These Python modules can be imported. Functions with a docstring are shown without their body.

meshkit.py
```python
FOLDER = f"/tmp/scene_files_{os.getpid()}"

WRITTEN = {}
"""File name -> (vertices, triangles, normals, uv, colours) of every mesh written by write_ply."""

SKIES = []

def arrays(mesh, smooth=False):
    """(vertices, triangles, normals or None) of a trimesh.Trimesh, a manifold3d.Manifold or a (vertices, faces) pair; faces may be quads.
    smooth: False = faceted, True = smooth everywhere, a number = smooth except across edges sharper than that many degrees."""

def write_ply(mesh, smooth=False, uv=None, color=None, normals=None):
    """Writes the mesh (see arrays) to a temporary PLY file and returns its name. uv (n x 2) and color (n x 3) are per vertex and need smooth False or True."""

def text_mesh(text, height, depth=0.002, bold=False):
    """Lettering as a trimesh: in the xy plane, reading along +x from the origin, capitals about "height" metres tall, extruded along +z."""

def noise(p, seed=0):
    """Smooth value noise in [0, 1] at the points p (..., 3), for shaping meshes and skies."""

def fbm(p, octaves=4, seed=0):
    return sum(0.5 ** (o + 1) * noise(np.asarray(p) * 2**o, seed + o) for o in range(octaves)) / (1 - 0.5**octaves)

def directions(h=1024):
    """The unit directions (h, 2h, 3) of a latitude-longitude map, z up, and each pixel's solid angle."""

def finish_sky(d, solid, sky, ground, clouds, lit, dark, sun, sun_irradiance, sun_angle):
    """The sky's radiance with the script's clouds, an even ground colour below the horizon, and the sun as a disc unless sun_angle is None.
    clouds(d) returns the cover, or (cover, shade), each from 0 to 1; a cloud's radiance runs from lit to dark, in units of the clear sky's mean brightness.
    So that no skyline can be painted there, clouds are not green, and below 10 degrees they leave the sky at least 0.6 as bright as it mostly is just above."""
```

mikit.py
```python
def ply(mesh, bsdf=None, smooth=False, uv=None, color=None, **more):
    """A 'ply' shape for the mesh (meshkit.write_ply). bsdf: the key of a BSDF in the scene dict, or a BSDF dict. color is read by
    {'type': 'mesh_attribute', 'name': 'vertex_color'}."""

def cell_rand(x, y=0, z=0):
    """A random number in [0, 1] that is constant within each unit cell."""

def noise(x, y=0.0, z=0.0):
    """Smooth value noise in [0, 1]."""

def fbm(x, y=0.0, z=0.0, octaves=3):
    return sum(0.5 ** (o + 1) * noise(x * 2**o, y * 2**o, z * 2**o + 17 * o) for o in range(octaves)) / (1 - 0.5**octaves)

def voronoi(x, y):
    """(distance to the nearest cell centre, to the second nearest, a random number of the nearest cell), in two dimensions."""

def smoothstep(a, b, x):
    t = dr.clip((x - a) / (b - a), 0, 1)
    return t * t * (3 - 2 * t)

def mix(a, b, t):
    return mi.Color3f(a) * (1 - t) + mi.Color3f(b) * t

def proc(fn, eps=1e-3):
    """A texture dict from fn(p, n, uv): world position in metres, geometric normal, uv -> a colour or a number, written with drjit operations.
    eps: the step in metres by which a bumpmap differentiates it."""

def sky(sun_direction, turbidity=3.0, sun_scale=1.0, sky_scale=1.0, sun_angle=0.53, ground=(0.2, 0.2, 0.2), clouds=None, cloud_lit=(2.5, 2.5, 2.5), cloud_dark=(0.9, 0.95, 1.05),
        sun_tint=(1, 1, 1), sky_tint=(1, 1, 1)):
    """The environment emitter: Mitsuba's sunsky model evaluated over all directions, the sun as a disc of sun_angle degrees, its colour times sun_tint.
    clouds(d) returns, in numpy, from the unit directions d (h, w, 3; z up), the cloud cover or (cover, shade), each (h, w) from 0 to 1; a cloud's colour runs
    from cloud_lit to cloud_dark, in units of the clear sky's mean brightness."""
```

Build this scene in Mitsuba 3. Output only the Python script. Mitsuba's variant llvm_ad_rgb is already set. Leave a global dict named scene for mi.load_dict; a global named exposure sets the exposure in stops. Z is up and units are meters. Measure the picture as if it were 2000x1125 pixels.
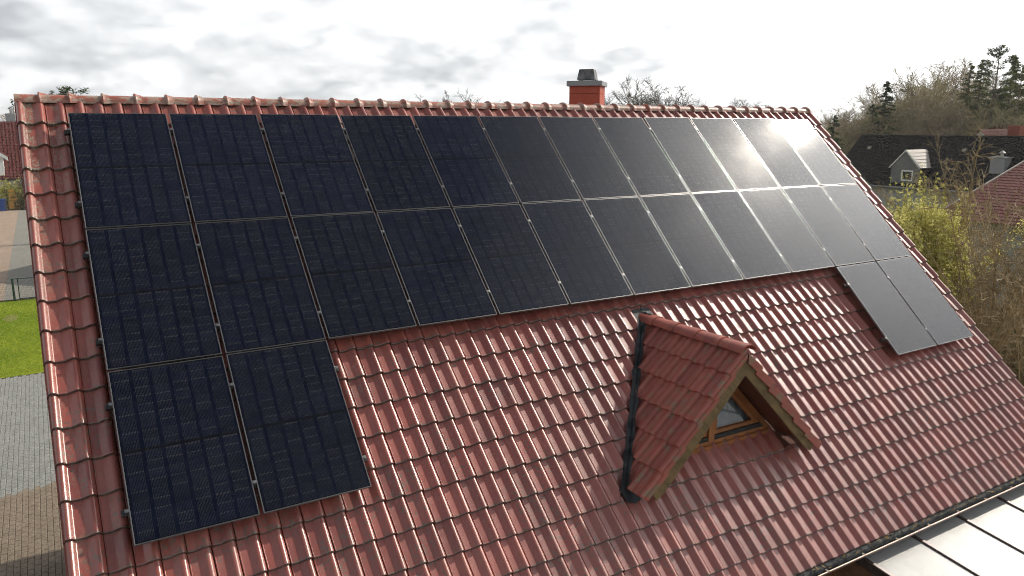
import math, numpy as np, trimesh, drjit as dr, mitsuba as mi, mikit, meshkit
from mikit import noise, fbm, cell_rand, smoothstep, mix
T = mi.ScalarTransform4f
scene, labels = {}, {}
rng = np.random.default_rng(7)

# ------------------------------------------------------------------ camera, sky, exposure
CAM = np.array([-0.3628, -10.4811, 7.6])
FWD = np.array([0.50873, 0.83646, -0.20377])
scene['camera'] = {'type': 'perspective', 'fov': 67.115, 'fov_axis': 'x', 'near_clip': 0.1, 'far_clip': 3000.0,
                   'to_world': T().look_at(origin=CAM.tolist(), target=(CAM + FWD).tolist(), up=[0, 0, 1])}
SUN_EL, SUN_AZ = math.radians(38.0), math.radians(86.5)          # azimuth from +y towards +x
SUN = np.array([math.cos(SUN_EL) * math.sin(SUN_AZ), math.cos(SUN_EL) * math.cos(SUN_AZ), math.sin(SUN_EL)])
exposure = 0.36


BRIGHT = np.array([math.cos(.70) * math.sin(1.57), math.cos(.70) * math.cos(1.57), math.sin(.70)])   # the thin bright cloud just over the sun


def cloud_mass(d, z):
    q = np.stack([d[..., 0] / (z + 0.34), d[..., 1] / (z + 0.34), 1.4 * z], -1) * 1.35
    big = meshkit.fbm(q * 0.9 + 3.3, 3, 5)
    mid = 1 - np.abs(2 * meshkit.fbm(q * 2.2 + 9.1, 4, 11) - 1)
    fine = 1 - np.abs(2 * meshkit.fbm(q * 6.0 + 2.0, 4, 23) - 1)
    return 0.50 * big + 0.34 * (mid - 0.35) + 0.16 * (fine - 0.35)


def clouds(d):
    z = d[..., 2]
    body = cloud_mass(d, z)
    d2 = d + 0.035 * (SUN + np.array([0, 0, 0.5]))
    lit_side = cloud_mass(d2, np.maximum(d2[..., 2], 0)) - body          # less cloud towards the sun: a bright edge
    thick = np.clip((body - 0.36) / 0.20, 0, 1)
    near = d @ SUN                                                       # clouds glow towards the sun
    glow = np.clip((near + 0.1) / 1.0, 0, 1)
    shade = 0.84 + 0.15 * thick + 0.70 * np.clip(lit_side, -0.11, 0.08) - 0.24 * glow ** 3 - 0.70 * np.exp((d @ BRIGHT - 1) / 0.015) - 0.10 * np.exp((near - 1) / 0.06)
    gap = np.clip((z - 0.55) / 0.33, 0, 1)                               # the deck breaks up overhead
    open_ = np.clip((near + 0.75) / 0.7, 0, 1)                           # and away from the sun
    cover = np.clip((body - 0.20 - 0.20 * gap) / 0.10, 0, 1)
    return (0.25 + 0.75 * cover) * (1 - 0.93 * gap) * (0.35 + 0.65 * open_), np.clip(shade, 0, 1)


scene['sky'] = mikit.sky(SUN.tolist(), turbidity=3, clouds=clouds, cloud_lit=(52, 51, 49.5), cloud_dark=(5.0, 5.3, 5.6), sun_tint=(0.88, 0.99, 1.19), sun_angle=1.0, sun_scale=2.6)

# ------------------------------------------------------------------ helpers


def add(key, mesh, mat, smooth=False, **kw):
    """ONE entry of the scene under the next free number of the key; returns the key it got."""
    k, i = key, 0
    while k in scene:
        i += 1
        k = f'{key}_{i:03d}'
    scene[k] = mikit.ply(mesh, mat, smooth=smooth, **kw)
    return k


def put(key, shape, to_world):
    """a further copy of a shape dict at another place"""
    k, i = key, 0
    while k in scene:
        i += 1
        k = f'{key}_{i:03d}'
    scene[k] = {**shape, 'to_world': to_world}
    return k


taken = set()


def thing(name, label, cat, group=None):
    k, i = name, 0
    while k in taken:
        i += 1
        k = f'{name}_{i:03d}'
    taken.add(k)
    labels[k] = {'label': label, 'category': cat}
    if group:
        labels[k]['group'] = group
    return k


def struct(name, mesh, mat, smooth=False):
    taken.add(name)
    scene[name] = mikit.ply(mesh, mat, smooth=smooth)
    labels[name] = {'kind': 'structure'}
    return name


def box(x0, x1, y0, y1, z0, z1):
    b = trimesh.creation.box([x1 - x0, y1 - y0, z1 - z0])
    b.apply_translation([(x0 + x1) / 2, (y0 + y1) / 2, (z0 + z1) / 2])
    return b


def cbox(x0, x1, y0, y1, z0, z1, c=0.005):
    """box with chamfered edges"""
    p = [[x, y, z] for x in (x0, x1) for y in (y0, y1) for z in (z0, z1)]
    ctr = np.array([(x0 + x1) / 2, (y0 + y1) / 2, (z0 + z1) / 2])
    v = []
    for q in p:
        s = np.sign(np.array(q) - ctr)
        for a in range(3):
            m = np.array(q) - s * c
            m[a] = q[a]
            v.append(m)
    return trimesh.convex.convex_hull(np.array(v))


def join(ms):
    return trimesh.util.concatenate(ms)


def prism(poly, axis, a, b):
    """poly: (n,2) outline in the two other axes (kept in order), extruded from a to b along the axis"""
    from shapely.geometry import Polygon
    m = trimesh.creation.extrude_polygon(Polygon(poly), b - a, engine='earcut')
    v = np.array(m.vertices)
    o = np.zeros_like(v)
    rest = [i for i in range(3) if i != axis]
    o[:, rest[0]], o[:, rest[1]], o[:, axis] = v[:, 0], v[:, 1], v[:, 2] + a
    m = trimesh.Trimesh(o, m.faces, process=False)
    if m.volume < 0:
        m.invert()
    return m


def frame(o, ex, ey, ez):
    m = np.eye(4)
    m[:3, 0], m[:3, 1], m[:3, 2], m[:3, 3] = ex, ey, ez, o
    return m


def moved(mesh, m):
    n = mesh.copy()
    n.apply_transform(m)
    return n


def tubes(a, b, ra, rb, sides=3):
    """straight tapered tubes from points a to b (n,3) as one (v, f) pair"""
    a, b = np.atleast_2d(a), np.atleast_2d(b)
    n = len(a)
    ra, rb = np.broadcast_to(ra, n), np.broadcast_to(rb, n)
    t = b - a
    t = t / (np.linalg.norm(t, axis=1, keepdims=True) + 1e-9)
    ref = np.where(np.abs(t[:, 2:]) < 0.9, [0, 0, 1.0], [1.0, 0, 0])
    x = np.cross(t, ref)
    x /= np.linalg.norm(x, axis=1, keepdims=True) + 1e-9
    y = np.cross(t, x)
    ang = np.arange(sides) * 2 * np.pi / sides
    ring = np.cos(ang)[None, :, None] * x[:, None] + np.sin(ang)[None, :, None] * y[:, None]
    v = np.concatenate([a[:, None] + ring * ra[:, None, None], b[:, None] + ring * rb[:, None, None]], 1)
    i = np.arange(sides)
    j = (i + 1) % sides
    q = np.vstack([np.stack([i, i + sides, j], 1), np.stack([j, i + sides, j + sides], 1)])
    f = (np.arange(n)[:, None, None] * 2 * sides + q[None]).reshape(-1, 3)
    return v.reshape(-1, 3), f


def merge(parts):
    vs, fs, k = [], [], 0
    for v, f in parts:
        vs.append(v)
        fs.append(np.asarray(f) + k)
        k += len(v)
    return np.vstack(vs), np.vstack(fs)


def polytube(pts, r, sides=6):
    pts = np.asarray(pts, float)
    return tubes(pts[:-1], pts[1:], r, r, sides)


def mat(name, d, two=True):
    scene[name] = {'type': 'twosided', 'b': d} if two else d


def pri(color, rough=0.6, spec=0.4, **kw):
    c = color if isinstance(color, dict) else {'type': 'rgb', 'value': list(color)}
    return {'type': 'principled', 'base_color': c, 'roughness': rough, 'specular': spec, **kw}


# ------------------------------------------------------------------ the roof plane
TH = math.radians(44.6)
CS, SN = math.cos(TH), math.sin(TH)
EU, ET, EO = np.array([1.0, 0, 0]), np.array([0, CS, SN]), np.array([0, -SN, CS])   # along the eaves, up the slope, outwards
O = np.array([0.0, 0.0, 7.7675])                                     # top left corner of the upper left panel's face
PITCH, U0, COURSE, V0, DT = 0.2088, -0.2142, 0.3543, 0.006, -0.21    # tile joints, course lines, tile level below the panel face


def roof(u, v, o=0.0):
    return O + u * EU - v * ET + o * EO


def ruv(p):
    return p.x, -((p.y - O[1]) * CS + (p.z - O[2]) * SN)


# ------------------------------------------------------------------ materials
def tile_color(p, n, uv):
    u, v = ruv(p)
    cu, cv = (u - U0) / PITCH, (v - V0) / COURSE
    iu, iv = dr.floor(cu), dr.floor(cv + 0.04)
    fv = cv - dr.floor(cv)
    r = cell_rand(iu, iv, 3)
    c = mix((0.165, 0.042, 0.033), (0.255, 0.068, 0.051), r)
    c = c * (0.90 + 0.20 * fbm(u * 9, v * 9, p.z * 4, 3))
    streak = noise(u * 34, v * 3.0)
    c = mix(c, (0.19, 0.085, 0.060), 0.22 * smoothstep(0.62, 0.92, streak))
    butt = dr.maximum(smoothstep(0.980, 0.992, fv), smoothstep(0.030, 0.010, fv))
    c = mix(c, (0.040, 0.028, 0.022), 0.80 * butt)                    # course-gap shade painted in, with soot and moss on the raw butt edges
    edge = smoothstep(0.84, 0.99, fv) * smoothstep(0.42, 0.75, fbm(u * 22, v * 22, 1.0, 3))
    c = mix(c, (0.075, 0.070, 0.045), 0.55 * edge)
    speck = smoothstep(0.70, 0.78, noise(u * 55, v * 55, 2.0)) * smoothstep(0.50, 0.70, noise(u * 3.1, v * 2.3, 9.0))
    c = mix(c, (0.10, 0.085, 0.065), 0.7 * speck)
    # lichen gathers in the pans along the left verge and under the ridge
    near = smoothstep(0.02, -0.10, u - 0.05) * (1 - 0.75 * smoothstep(0.4, 2.6, v)) + 0.45 * smoothstep(0.0, -0.30, v)
    pan = smoothstep(0.10, 0.045, dr.abs((cu - dr.floor(cu)) * PITCH - 0.055))
    pan = dr.select(u < U0, smoothstep(0.085, 0.02, dr.abs(u + 0.395)), 0.45 * pan)
    grain = smoothstep(0.40, 0.62, fbm(u * 75, v * 60, 4.0, 3)) * smoothstep(0.30, 0.55, fbm(u * 12, v * 6, 8.0, 3))
    return mix(c, (0.205, 0.195, 0.145), 0.85 * near * pan * grain)


def tile_rough(p, n, uv):
    u, v = ruv(p)
    iu, iv = dr.floor((u - U0) / PITCH), dr.floor((v - V0) / COURSE + 0.04)
    return 0.27 + 0.06 * cell_rand(iu, iv, 8) + 0.10 * fbm(u * 16, v * 16, 0.0, 3) + 0.14 * smoothstep(0.45, 0.75, fbm(u * 1.7, v * 1.1, 7.0, 4))


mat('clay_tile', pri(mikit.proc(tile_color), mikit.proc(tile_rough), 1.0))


def dtile_color(p, n, uv):
    a, b = p.y / PITCH, p.z / 0.25
    r = cell_rand(dr.floor(a), dr.floor(b), 3)
    c = mix((0.23, 0.064, 0.050), (0.30, 0.088, 0.066), r) * (0.82 + 0.34 * fbm(p.x * 9, p.y * 9, p.z * 9, 3))
    front = smoothstep(-3.3, -4.3, p.y)
    lich = smoothstep(0.55, 0.70, fbm(p.x * 9, p.y * 22, p.z * 9, 4)) * (0.25 + 0.75 * front)
    return mix(c, (0.17, 0.145, 0.095), 0.75 * lich)


mat('dormer_tile', pri(mikit.proc(dtile_color), 0.5, 0.4))


def ridge_color(p, n, uv):
    c = mix((0.24, 0.072, 0.050), (0.30, 0.095, 0.065), cell_rand(dr.floor(p.x / 0.3625), 1, 3)) * (0.85 + 0.3 * fbm(p.x * 8, p.y * 8, p.z * 8, 3))
    l1 = smoothstep(0.44, 0.56, fbm(p.x * 17, p.y * 25, p.z * 25, 4))
    l2 = smoothstep(0.5, 0.62, fbm(p.x * 38 + 5, p.y * 50, p.z * 50, 3))
    c = mix(c, (0.31, 0.28, 0.23), 0.62 * l1 * smoothstep(8.022, 8.0, p.z))
    return mix(c, (0.13, 0.12, 0.085), 0.6 * l2 * smoothstep(7.99, 7.93, p.z))


mat('ridge_clay', pri(mikit.proc(ridge_color), 0.45, 0.4))
mat('mortar', pri((0.05, 0.045, 0.04), 0.9, 0.2))
mat('frame_metal', pri((0.20, 0.20, 0.205), 0.32, 0.5, metallic=0.9))
mat('rail_black', pri((0.018, 0.018, 0.018), 0.45, 0.5))
mat('steel', pri((0.38, 0.375, 0.36), 0.3, 0.5, metallic=1.0))

ROWY = [0.0, 1.7395, 3.479]                                          # top edges of the panel rows, down the slope
PW, PH, PX = 1.0483, 1.721, 1.0841                                   # panel width, height, spacing of the columns
STW, STH = 0.1665, 0.829


def cell_color(p, n, uv):
    u, v = ruv(p)
    col = dr.floor(u / PX)
    row = dr.select(v > 3.47, 2.0, dr.select(v > 1.73, 1.0, 0.0))
    lu = u - col * PX - 0.0185
    lv = v - row * 1.7395 - 0.0185
    cu = lu / 0.1687
    fu = (cu - dr.floor(cu)) * 0.1687
    half = dr.select(lv > 0.842, lv - 0.0255, lv)
    cv = half / 0.0921
    fv = (cv - dr.floor(cv)) * 0.0921
    tone = cell_rand(dr.floor(cu) + 7 * col, dr.floor(cv) + 31 * row, 5)
    base = mix((0.0014, 0.0026, 0.0092), (0.0024, 0.0042, 0.0135), tone) * (0.8 + 0.4 * cell_rand(col, row, 6))
    b = (fu - 0.0168) / 0.0123
    fb = dr.abs(b - dr.floor(b) - 0.5) * 0.0123                        # distance to the nearest of eleven busbars
    fb = dr.select((b > 0) & (b < 11), fb, 1.0)
    bus = smoothstep(0.0013, 0.0006, fb)
    pad = smoothstep(0.0022, 0.0012, fb) * smoothstep(0.0075, 0.004, dr.abs(fv - 0.0125)) * smoothstep(0.25, 0.6, cell_rand(dr.floor(cu) + 7 * col, dr.floor(cv), 9))
    c = mix(base, (0.27, 0.265, 0.25), 0.18 * bus * (0.35 + 0.65 * noise(u * 9, v * 31)))
    c = mix(c, (0.30, 0.30, 0.29), 0.20 * pad)
    gap = smoothstep(0.0016, 0.0008, dr.minimum(fv, 0.0921 - fv))
    return mix(c, (0.002, 0.002, 0.003), gap)


def glass_rough(p, n, uv):
    u, v = ruv(p)
    return 0.045 + 0.02 * fbm(p.x * 3, p.y * 3, p.z * 3, 3) + 0.05 * cell_rand(dr.floor(u / PX), dr.floor(v / 1.7395), 12)


mat('solar_cell', pri(mikit.proc(cell_color), mikit.proc(glass_rough), 0.38))
mat('backsheet', pri((0.003, 0.003, 0.004), mikit.proc(glass_rough), 0.38))


def wood_color(base, dark, k=1.0):
    def fn(p, n, uv):
        g = fbm(p.x * 6 * k + 3 * p.z, p.y * 40 * k, p.z * 6 * k, 4)
        g2 = noise((p.x + p.z) * 60, p.y * 60, (p.x - p.z) * 5)
        return mix(dark, base, smoothstep(0.25, 0.7, 0.7 * g + 0.3 * g2))
    return mikit.proc(fn)


mat('weathered_wood', pri(wood_color((0.170, 0.115, 0.050), (0.095, 0.064, 0.030)), 0.7, 0.3))
mat('orange_wood', pri(wood_color((0.30, 0.110, 0.030), (0.20, 0.068, 0.018)), 0.45, 0.4))
mat('soffit_wood', pri(wood_color((0.13, 0.035, 0.020), (0.075, 0.022, 0.013)), 0.7, 0.3))
mat('wall_wood', pri(wood_color((0.16, 0.070, 0.025), (0.09, 0.038, 0.015)), 0.7, 0.3))
mat('dark_rubber', pri((0.012, 0.012, 0.012), 0.5, 0.4))
mat('curtain', pri((0.13, 0.155, 0.18), 0.9, 0.2))
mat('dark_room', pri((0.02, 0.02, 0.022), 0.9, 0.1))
scene['window_glass'] = {'type': 'thindielectric', 'int_ior': 1.5}


def lead_color(p, n, uv):
    g = fbm(p.x * 7, p.y * 7, p.z * 7, 4)
    return mix((0.012, 0.014, 0.017), (0.045, 0.050, 0.056), smoothstep(0.35, 0.7, g))


mat('lead', pri(mikit.proc(lead_color), 0.6, 0.3))


def clad_color(p, n, uv):
    return mix((0.31, 0.060, 0.034), (0.37, 0.078, 0.044), fbm(p.x * 14, p.y * 14, p.z * 14, 3))


mat('red_cladding', pri(mikit.proc(clad_color), 0.6, 0.3))
mat('cap_metal', pri((0.24, 0.25, 0.26), 0.45, 0.5, metallic=0.5))


def cowl_color(p, n, uv):
    return mix((0.06, 0.06, 0.062), (0.16, 0.16, 0.165), smoothstep(0.3, 0.7, fbm(p.x * 9, p.y * 9, p.z * 5, 3)))


mat('cowl_metal', pri(mikit.proc(cowl_color), 0.6, 0.4))
mat('gutter_copper', pri((0.20, 0.135, 0.095), 0.4, 0.5, metallic=0.4))
mat('gutter_rim', pri((0.42, 0.34, 0.28), 0.4, 0.5, metallic=0.3))


def brush_color(p, n, uv):
    return mix((0.012, 0.014, 0.016), (0.045, 0.050, 0.052), smoothstep(0.3, 0.75, fbm(p.x * 22, p.y * 30, p.z * 30, 3)))


mat('brush_bristle', pri(mikit.proc(brush_color), 0.8, 0.2))
mat('dry_leaf', pri((0.20, 0.13, 0.045), 0.8, 0.2))
mat('brown_alu', pri((0.035, 0.024, 0.021), 0.4, 0.5))
mat('alu_cover', pri((0.30, 0.25, 0.235), 0.4, 0.5, metallic=0.3))


def pane_color(p, n, uv):
    return mix((0.19, 0.195, 0.195), (0.24, 0.245, 0.245), fbm(p.x * 5, p.y * 5, 0.0, 4))


mat('patio_glass', {'type': 'principled', 'base_color': mikit.proc(pane_color), 'roughness': 0.38, 'specular': 1.0, 'clearcoat': 0.6, 'clearcoat_gloss': 0.9})

# ---- ground materials


def block_color(a, b):
    def fn(p, n, uv):
        r = cell_rand(dr.floor(p.x / 0.105 + 0.5), dr.floor(p.y / 0.21), 4)
        return mix(a, b, 0.55 * r + 0.45 * fbm(p.x * 7, p.y * 7, 0.0, 4))
    return mikit.proc(fn)


mat('brown_block', pri(block_color((0.135, 0.106, 0.078), (0.195, 0.156, 0.118)), 0.8, 0.3))
mat('grey_block', pri(block_color((0.150, 0.152, 0.140), (0.215, 0.218, 0.202)), 0.75, 0.35))
mat('joint_sand', pri((0.06, 0.055, 0.042), 0.95, 0.1))


def lawn_color(p, n, uv):
    m = fbm(p.x * 0.9, p.y * 0.5, 0.0, 4)
    f = fbm(p.x * 12, p.y * 4, 3.0, 3)
    c = mix((0.090, 0.135, 0.010), (0.165, 0.200, 0.018), smoothstep(0.3, 0.7, 0.55 * m + 0.45 * f))
    w = smoothstep(0.42, 0.3, dr.sqrt(dr.square((p.x + 1.95) * 1.5) + dr.square((p.y - 26.2) * 0.55)))
    return mix(c, (0.17, 0.15, 0.075), 0.8 * w)


mat('lawn_green', pri(mikit.proc(lawn_color), 0.9, 0.1))


def road_color(p, n, uv):
    c = mix((0.135, 0.130, 0.115), (0.165, 0.158, 0.140), fbm(p.x * 1.3, p.y * 0.7, 0.0, 4))
    return c * (0.9 + 0.2 * noise(p.x * 25, p.y * 25))


mat('asphalt_grey', pri(mikit.proc(road_color), 0.85, 0.3))


def tanp_color(p, n, uv):
    return mix((0.185, 0.140, 0.105), (0.235, 0.180, 0.140), fbm(p.x * 2.3, p.y * 1.1, 0.0, 4))


mat('tan_paving', pri(mikit.proc(tanp_color), 0.85, 0.3))


def land_color(p, n, uv):
    a = fbm(p.x * 0.05, p.y * 0.05, 0.0, 4)
    b = fbm(p.x * 1.1, p.y * 1.1, 5.0, 4)
    c = mix((0.055, 0.050, 0.028), (0.075, 0.085, 0.020), smoothstep(0.35, 0.65, a))
    return c * (0.6 + 0.8 * b)


mat('land', pri(mikit.proc(land_color), 0.95, 0.1))


def soil_color(p, n, uv):
    return mix((0.055, 0.042, 0.030), (0.125, 0.100, 0.075), fbm(p.x * 3, p.y * 3, 0.0, 4))


mat('soil', pri(mikit.proc(soil_color), 0.95, 0.1))
mat('grass_blade', {'type': 'principledthin', 'base_color': {'type': 'rgb', 'value': [0.22, 0.29, 0.015]}, 'roughness': 0.8, 'diff_trans': 0.9}, False)
mat('grass_blade_dry', pri((0.16, 0.14, 0.05), 0.8, 0.2))

# ---- vegetation and far houses


def leafy(a, b, k=1.2, thin=False):
    def fn(p, n, uv):
        return mix(a, b, smoothstep(0.25, 0.75, 0.5 * noise(p.x * k, p.y * k, p.z * k) + 0.5 * noise(p.x * 9 * k, p.y * 9 * k, p.z * 9 * k)))
    c = mikit.proc(fn)
    return {'type': 'principledthin', 'base_color': c, 'roughness': 0.8, 'diff_trans': 0.9} if thin else pri(c, 0.8, 0.2)


mat('bark_grey', leafy((0.095, 0.080, 0.058), (0.180, 0.150, 0.108)))
mat('ridge_twig', leafy((0.085, 0.075, 0.060), (0.150, 0.130, 0.105), 0.35))
mat('twig_olive', leafy((0.235, 0.205, 0.115), (0.400, 0.350, 0.205), 0.35))
mat('twig_brown', leafy((0.215, 0.175, 0.115), (0.370, 0.300, 0.200), 0.35))
mat('twig_shrub', leafy((0.190, 0.145, 0.080), (0.390, 0.305, 0.180), 0.8))
mat('twig_tip', leafy((0.260, 0.240, 0.045), (0.420, 0.380, 0.100), 0.8))
mat('leaf_yellow', leafy((0.420, 0.410, 0.110), (0.680, 0.640, 0.260), 0.7, True), False)
mat('needle_dark', leafy((0.034, 0.052, 0.022), (0.075, 0.098, 0.040), 0.4, True), False)
mat('needle_olive', leafy((0.055, 0.072, 0.026), (0.120, 0.135, 0.048), 0.4, True), False)
mat('ivy', leafy((0.040, 0.075, 0.014), (0.130, 0.180, 0.036), 1.2, True), False)
mat('petal', pri((0.75, 0.75, 0.68), 0.8, 0.2))


def slate_color(p, n, uv):
    r = cell_rand(dr.floor(p.y / 0.3), dr.floor(p.z / 0.25), 2)
    return mix((0.008, 0.007, 0.008), (0.018, 0.016, 0.017), 0.5 * r + 0.5 * fbm(p.x, p.y, p.z, 3))


mat('dark_tile', pri(mikit.proc(slate_color), 0.8, 0.05))


def redt_color(p, n, uv):
    r = cell_rand(dr.floor(p.y / 0.3), dr.floor(p.z / 0.25), dr.floor(p.x / 0.3))
    return mix((0.062, 0.016, 0.016), (0.105, 0.028, 0.025), 0.5 * r + 0.5 * fbm(p.x * 2, p.y * 2, p.z * 2, 3))


mat('red_tile_far', pri(mikit.proc(redt_color), 0.8, 0.1))
mat('light_tile', pri((0.30, 0.27, 0.24), 0.5, 0.4))
mat('white_paint', pri((0.72, 0.72, 0.70), 0.6, 0.3))
mat('pale_render', leafy((0.30, 0.30, 0.27), (0.38, 0.38, 0.34), 0.6))
mat('grey_render', leafy((0.135, 0.14, 0.13), (0.175, 0.18, 0.17), 1.0))
mat('brick_red', pri((0.21, 0.060, 0.035), 0.8, 0.2))
mat('zinc', pri((0.23, 0.235, 0.24), 0.45, 0.5, metallic=0.3))
mat('flat_roof', leafy((0.33, 0.34, 0.31), (0.42, 0.43, 0.39), 1.5))
mat('dark_glass', pri((0.02, 0.022, 0.025), 0.1, 0.6))
mat('fence_green', pri((0.010, 0.035, 0.028), 0.4, 0.5))
mat('bin_blue', pri((0.012, 0.045, 0.20), 0.45, 0.5))
mat('plank_orange', pri((0.66, 0.32, 0.06), 0.6, 0.3))
mat('fence_wood', pri((0.065, 0.052, 0.028), 0.8, 0.2))
mat('hedge_brown', leafy((0.11, 0.075, 0.042), (0.23, 0.16, 0.085), 1.0, True), False)

# ------------------------------------------------------------------ ground
gx = np.concatenate([[-1500, -400], np.linspace(-120, 160, 57), [420, 1500]])
gy = np.concatenate([[-1200, -300], np.linspace(-40, 220, 53), [500, 1500]])
GX, GY = np.meshgrid(gx, gy, indexing='ij')
GZ = -0.03 + 0 * GX
i, j = np.meshgrid(np.arange(len(gx) - 1), np.arange(len(gy) - 1), indexing='ij')
m = len(gy)
quads = np.stack([i * m + j, (i + 1) * m + j, (i + 1) * m + j + 1, i * m + j + 1], -1).reshape(-1, 4)
struct('ground', (np.stack([GX, GY, GZ], -1).reshape(-1, 3), quads), 'land')


def sheet(x0, x1, y0, y1, z=0.0):
    return np.array([[x0, y0, z], [x1, y0, z], [x1, y1, z], [x0, y1, z]]), np.array([[0, 1, 2, 3]])


struct('driveway', sheet(-7.5, -0.32, -9.0, 17.25, -0.012), 'joint_sand')
struct('lawn', sheet(-9.0, 9.0, 17.25, 30.0, -0.004), 'lawn_green')
struct('road', sheet(-2.3, 6.0, 30.0, 75.5, -0.008), 'asphalt_grey')
struct('pavement', sheet(-9.0, -2.3, 30.3, 75.5, 0.0), 'tan_paving')
struct('kerb', box(-9, 6, 29.95, 30.1, -0.05, 0.03), 'joint_sand')
struct('grass', sheet(23.5, 34, -2.0, 12.0, -0.004), 'lawn_green')
struct('flower_bed', sheet(21.5, 27.6, -6.0, 1.6, 0.004), 'soil')


def paver(w, l):
    c = 0.006
    v = [[-w, -l, 0], [w, -l, 0], [w, l, 0], [-w, l, 0], [-w, -l, .02], [w, -l, .02], [w, l, .02], [-w, l, .02],
         [-w + c, -l + c, .026], [w - c, -l + c, .026], [w - c, l - c, .026], [-w + c, l - c, .026]]
    f = [[8, 9, 10, 11]] + [[a, (a + 1) % 4, (a + 1) % 4 + 4, a + 4] for a in range(4)] + [[a + 4, (a + 1) % 4 + 4, (a + 1) % 4 + 8, a + 8] for a in range(4)]
    return np.array(v, float), np.array(f)


pv, pf = paver(0.0495, 0.1015)
shapes = [mikit.ply((pv, pf), mname) for mname in ('brown_block', 'grey_block')]
spots = []
for a in range(-20, 1):
    x = -0.47 + a * 0.105
    for b in range(0, 77):
        y = 1.2 + b * 0.21 + (0.105 if a % 2 else 0)
        if y < 17.1:
            seen = x > CAM[0] - (y - CAM[1]) * 0.046 - 0.1 and y > 3.2
            spots.append((not seen, y, x, y + 0.0))
spots.sort()
rest = {0: [], 1: []}
for n_, (hid, _, x, y) in enumerate(spots):
    kind = 0 if y < 7.95 + 0.2 * (x + 1.2) else 1
    dz = 0.003 * rng.random()
    if n_ < 300:
        put('driveway__paver', shapes[kind], T().translate([x, y, -0.012 + dz]))
    else:
        rest[kind].append((pv + [x, y, -0.012 + dz], pf))
for kind, nm in ((0, 'driveway__brown_paver_field'), (1, 'driveway__grey_paver_field')):
    if rest[kind]:
        add(nm, merge(rest[kind]), ('brown_block', 'grey_block')[kind])
        labels[nm] = {'kind': 'stuff', 'label': 'concrete block paving beyond the nearest blocks'}

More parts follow.
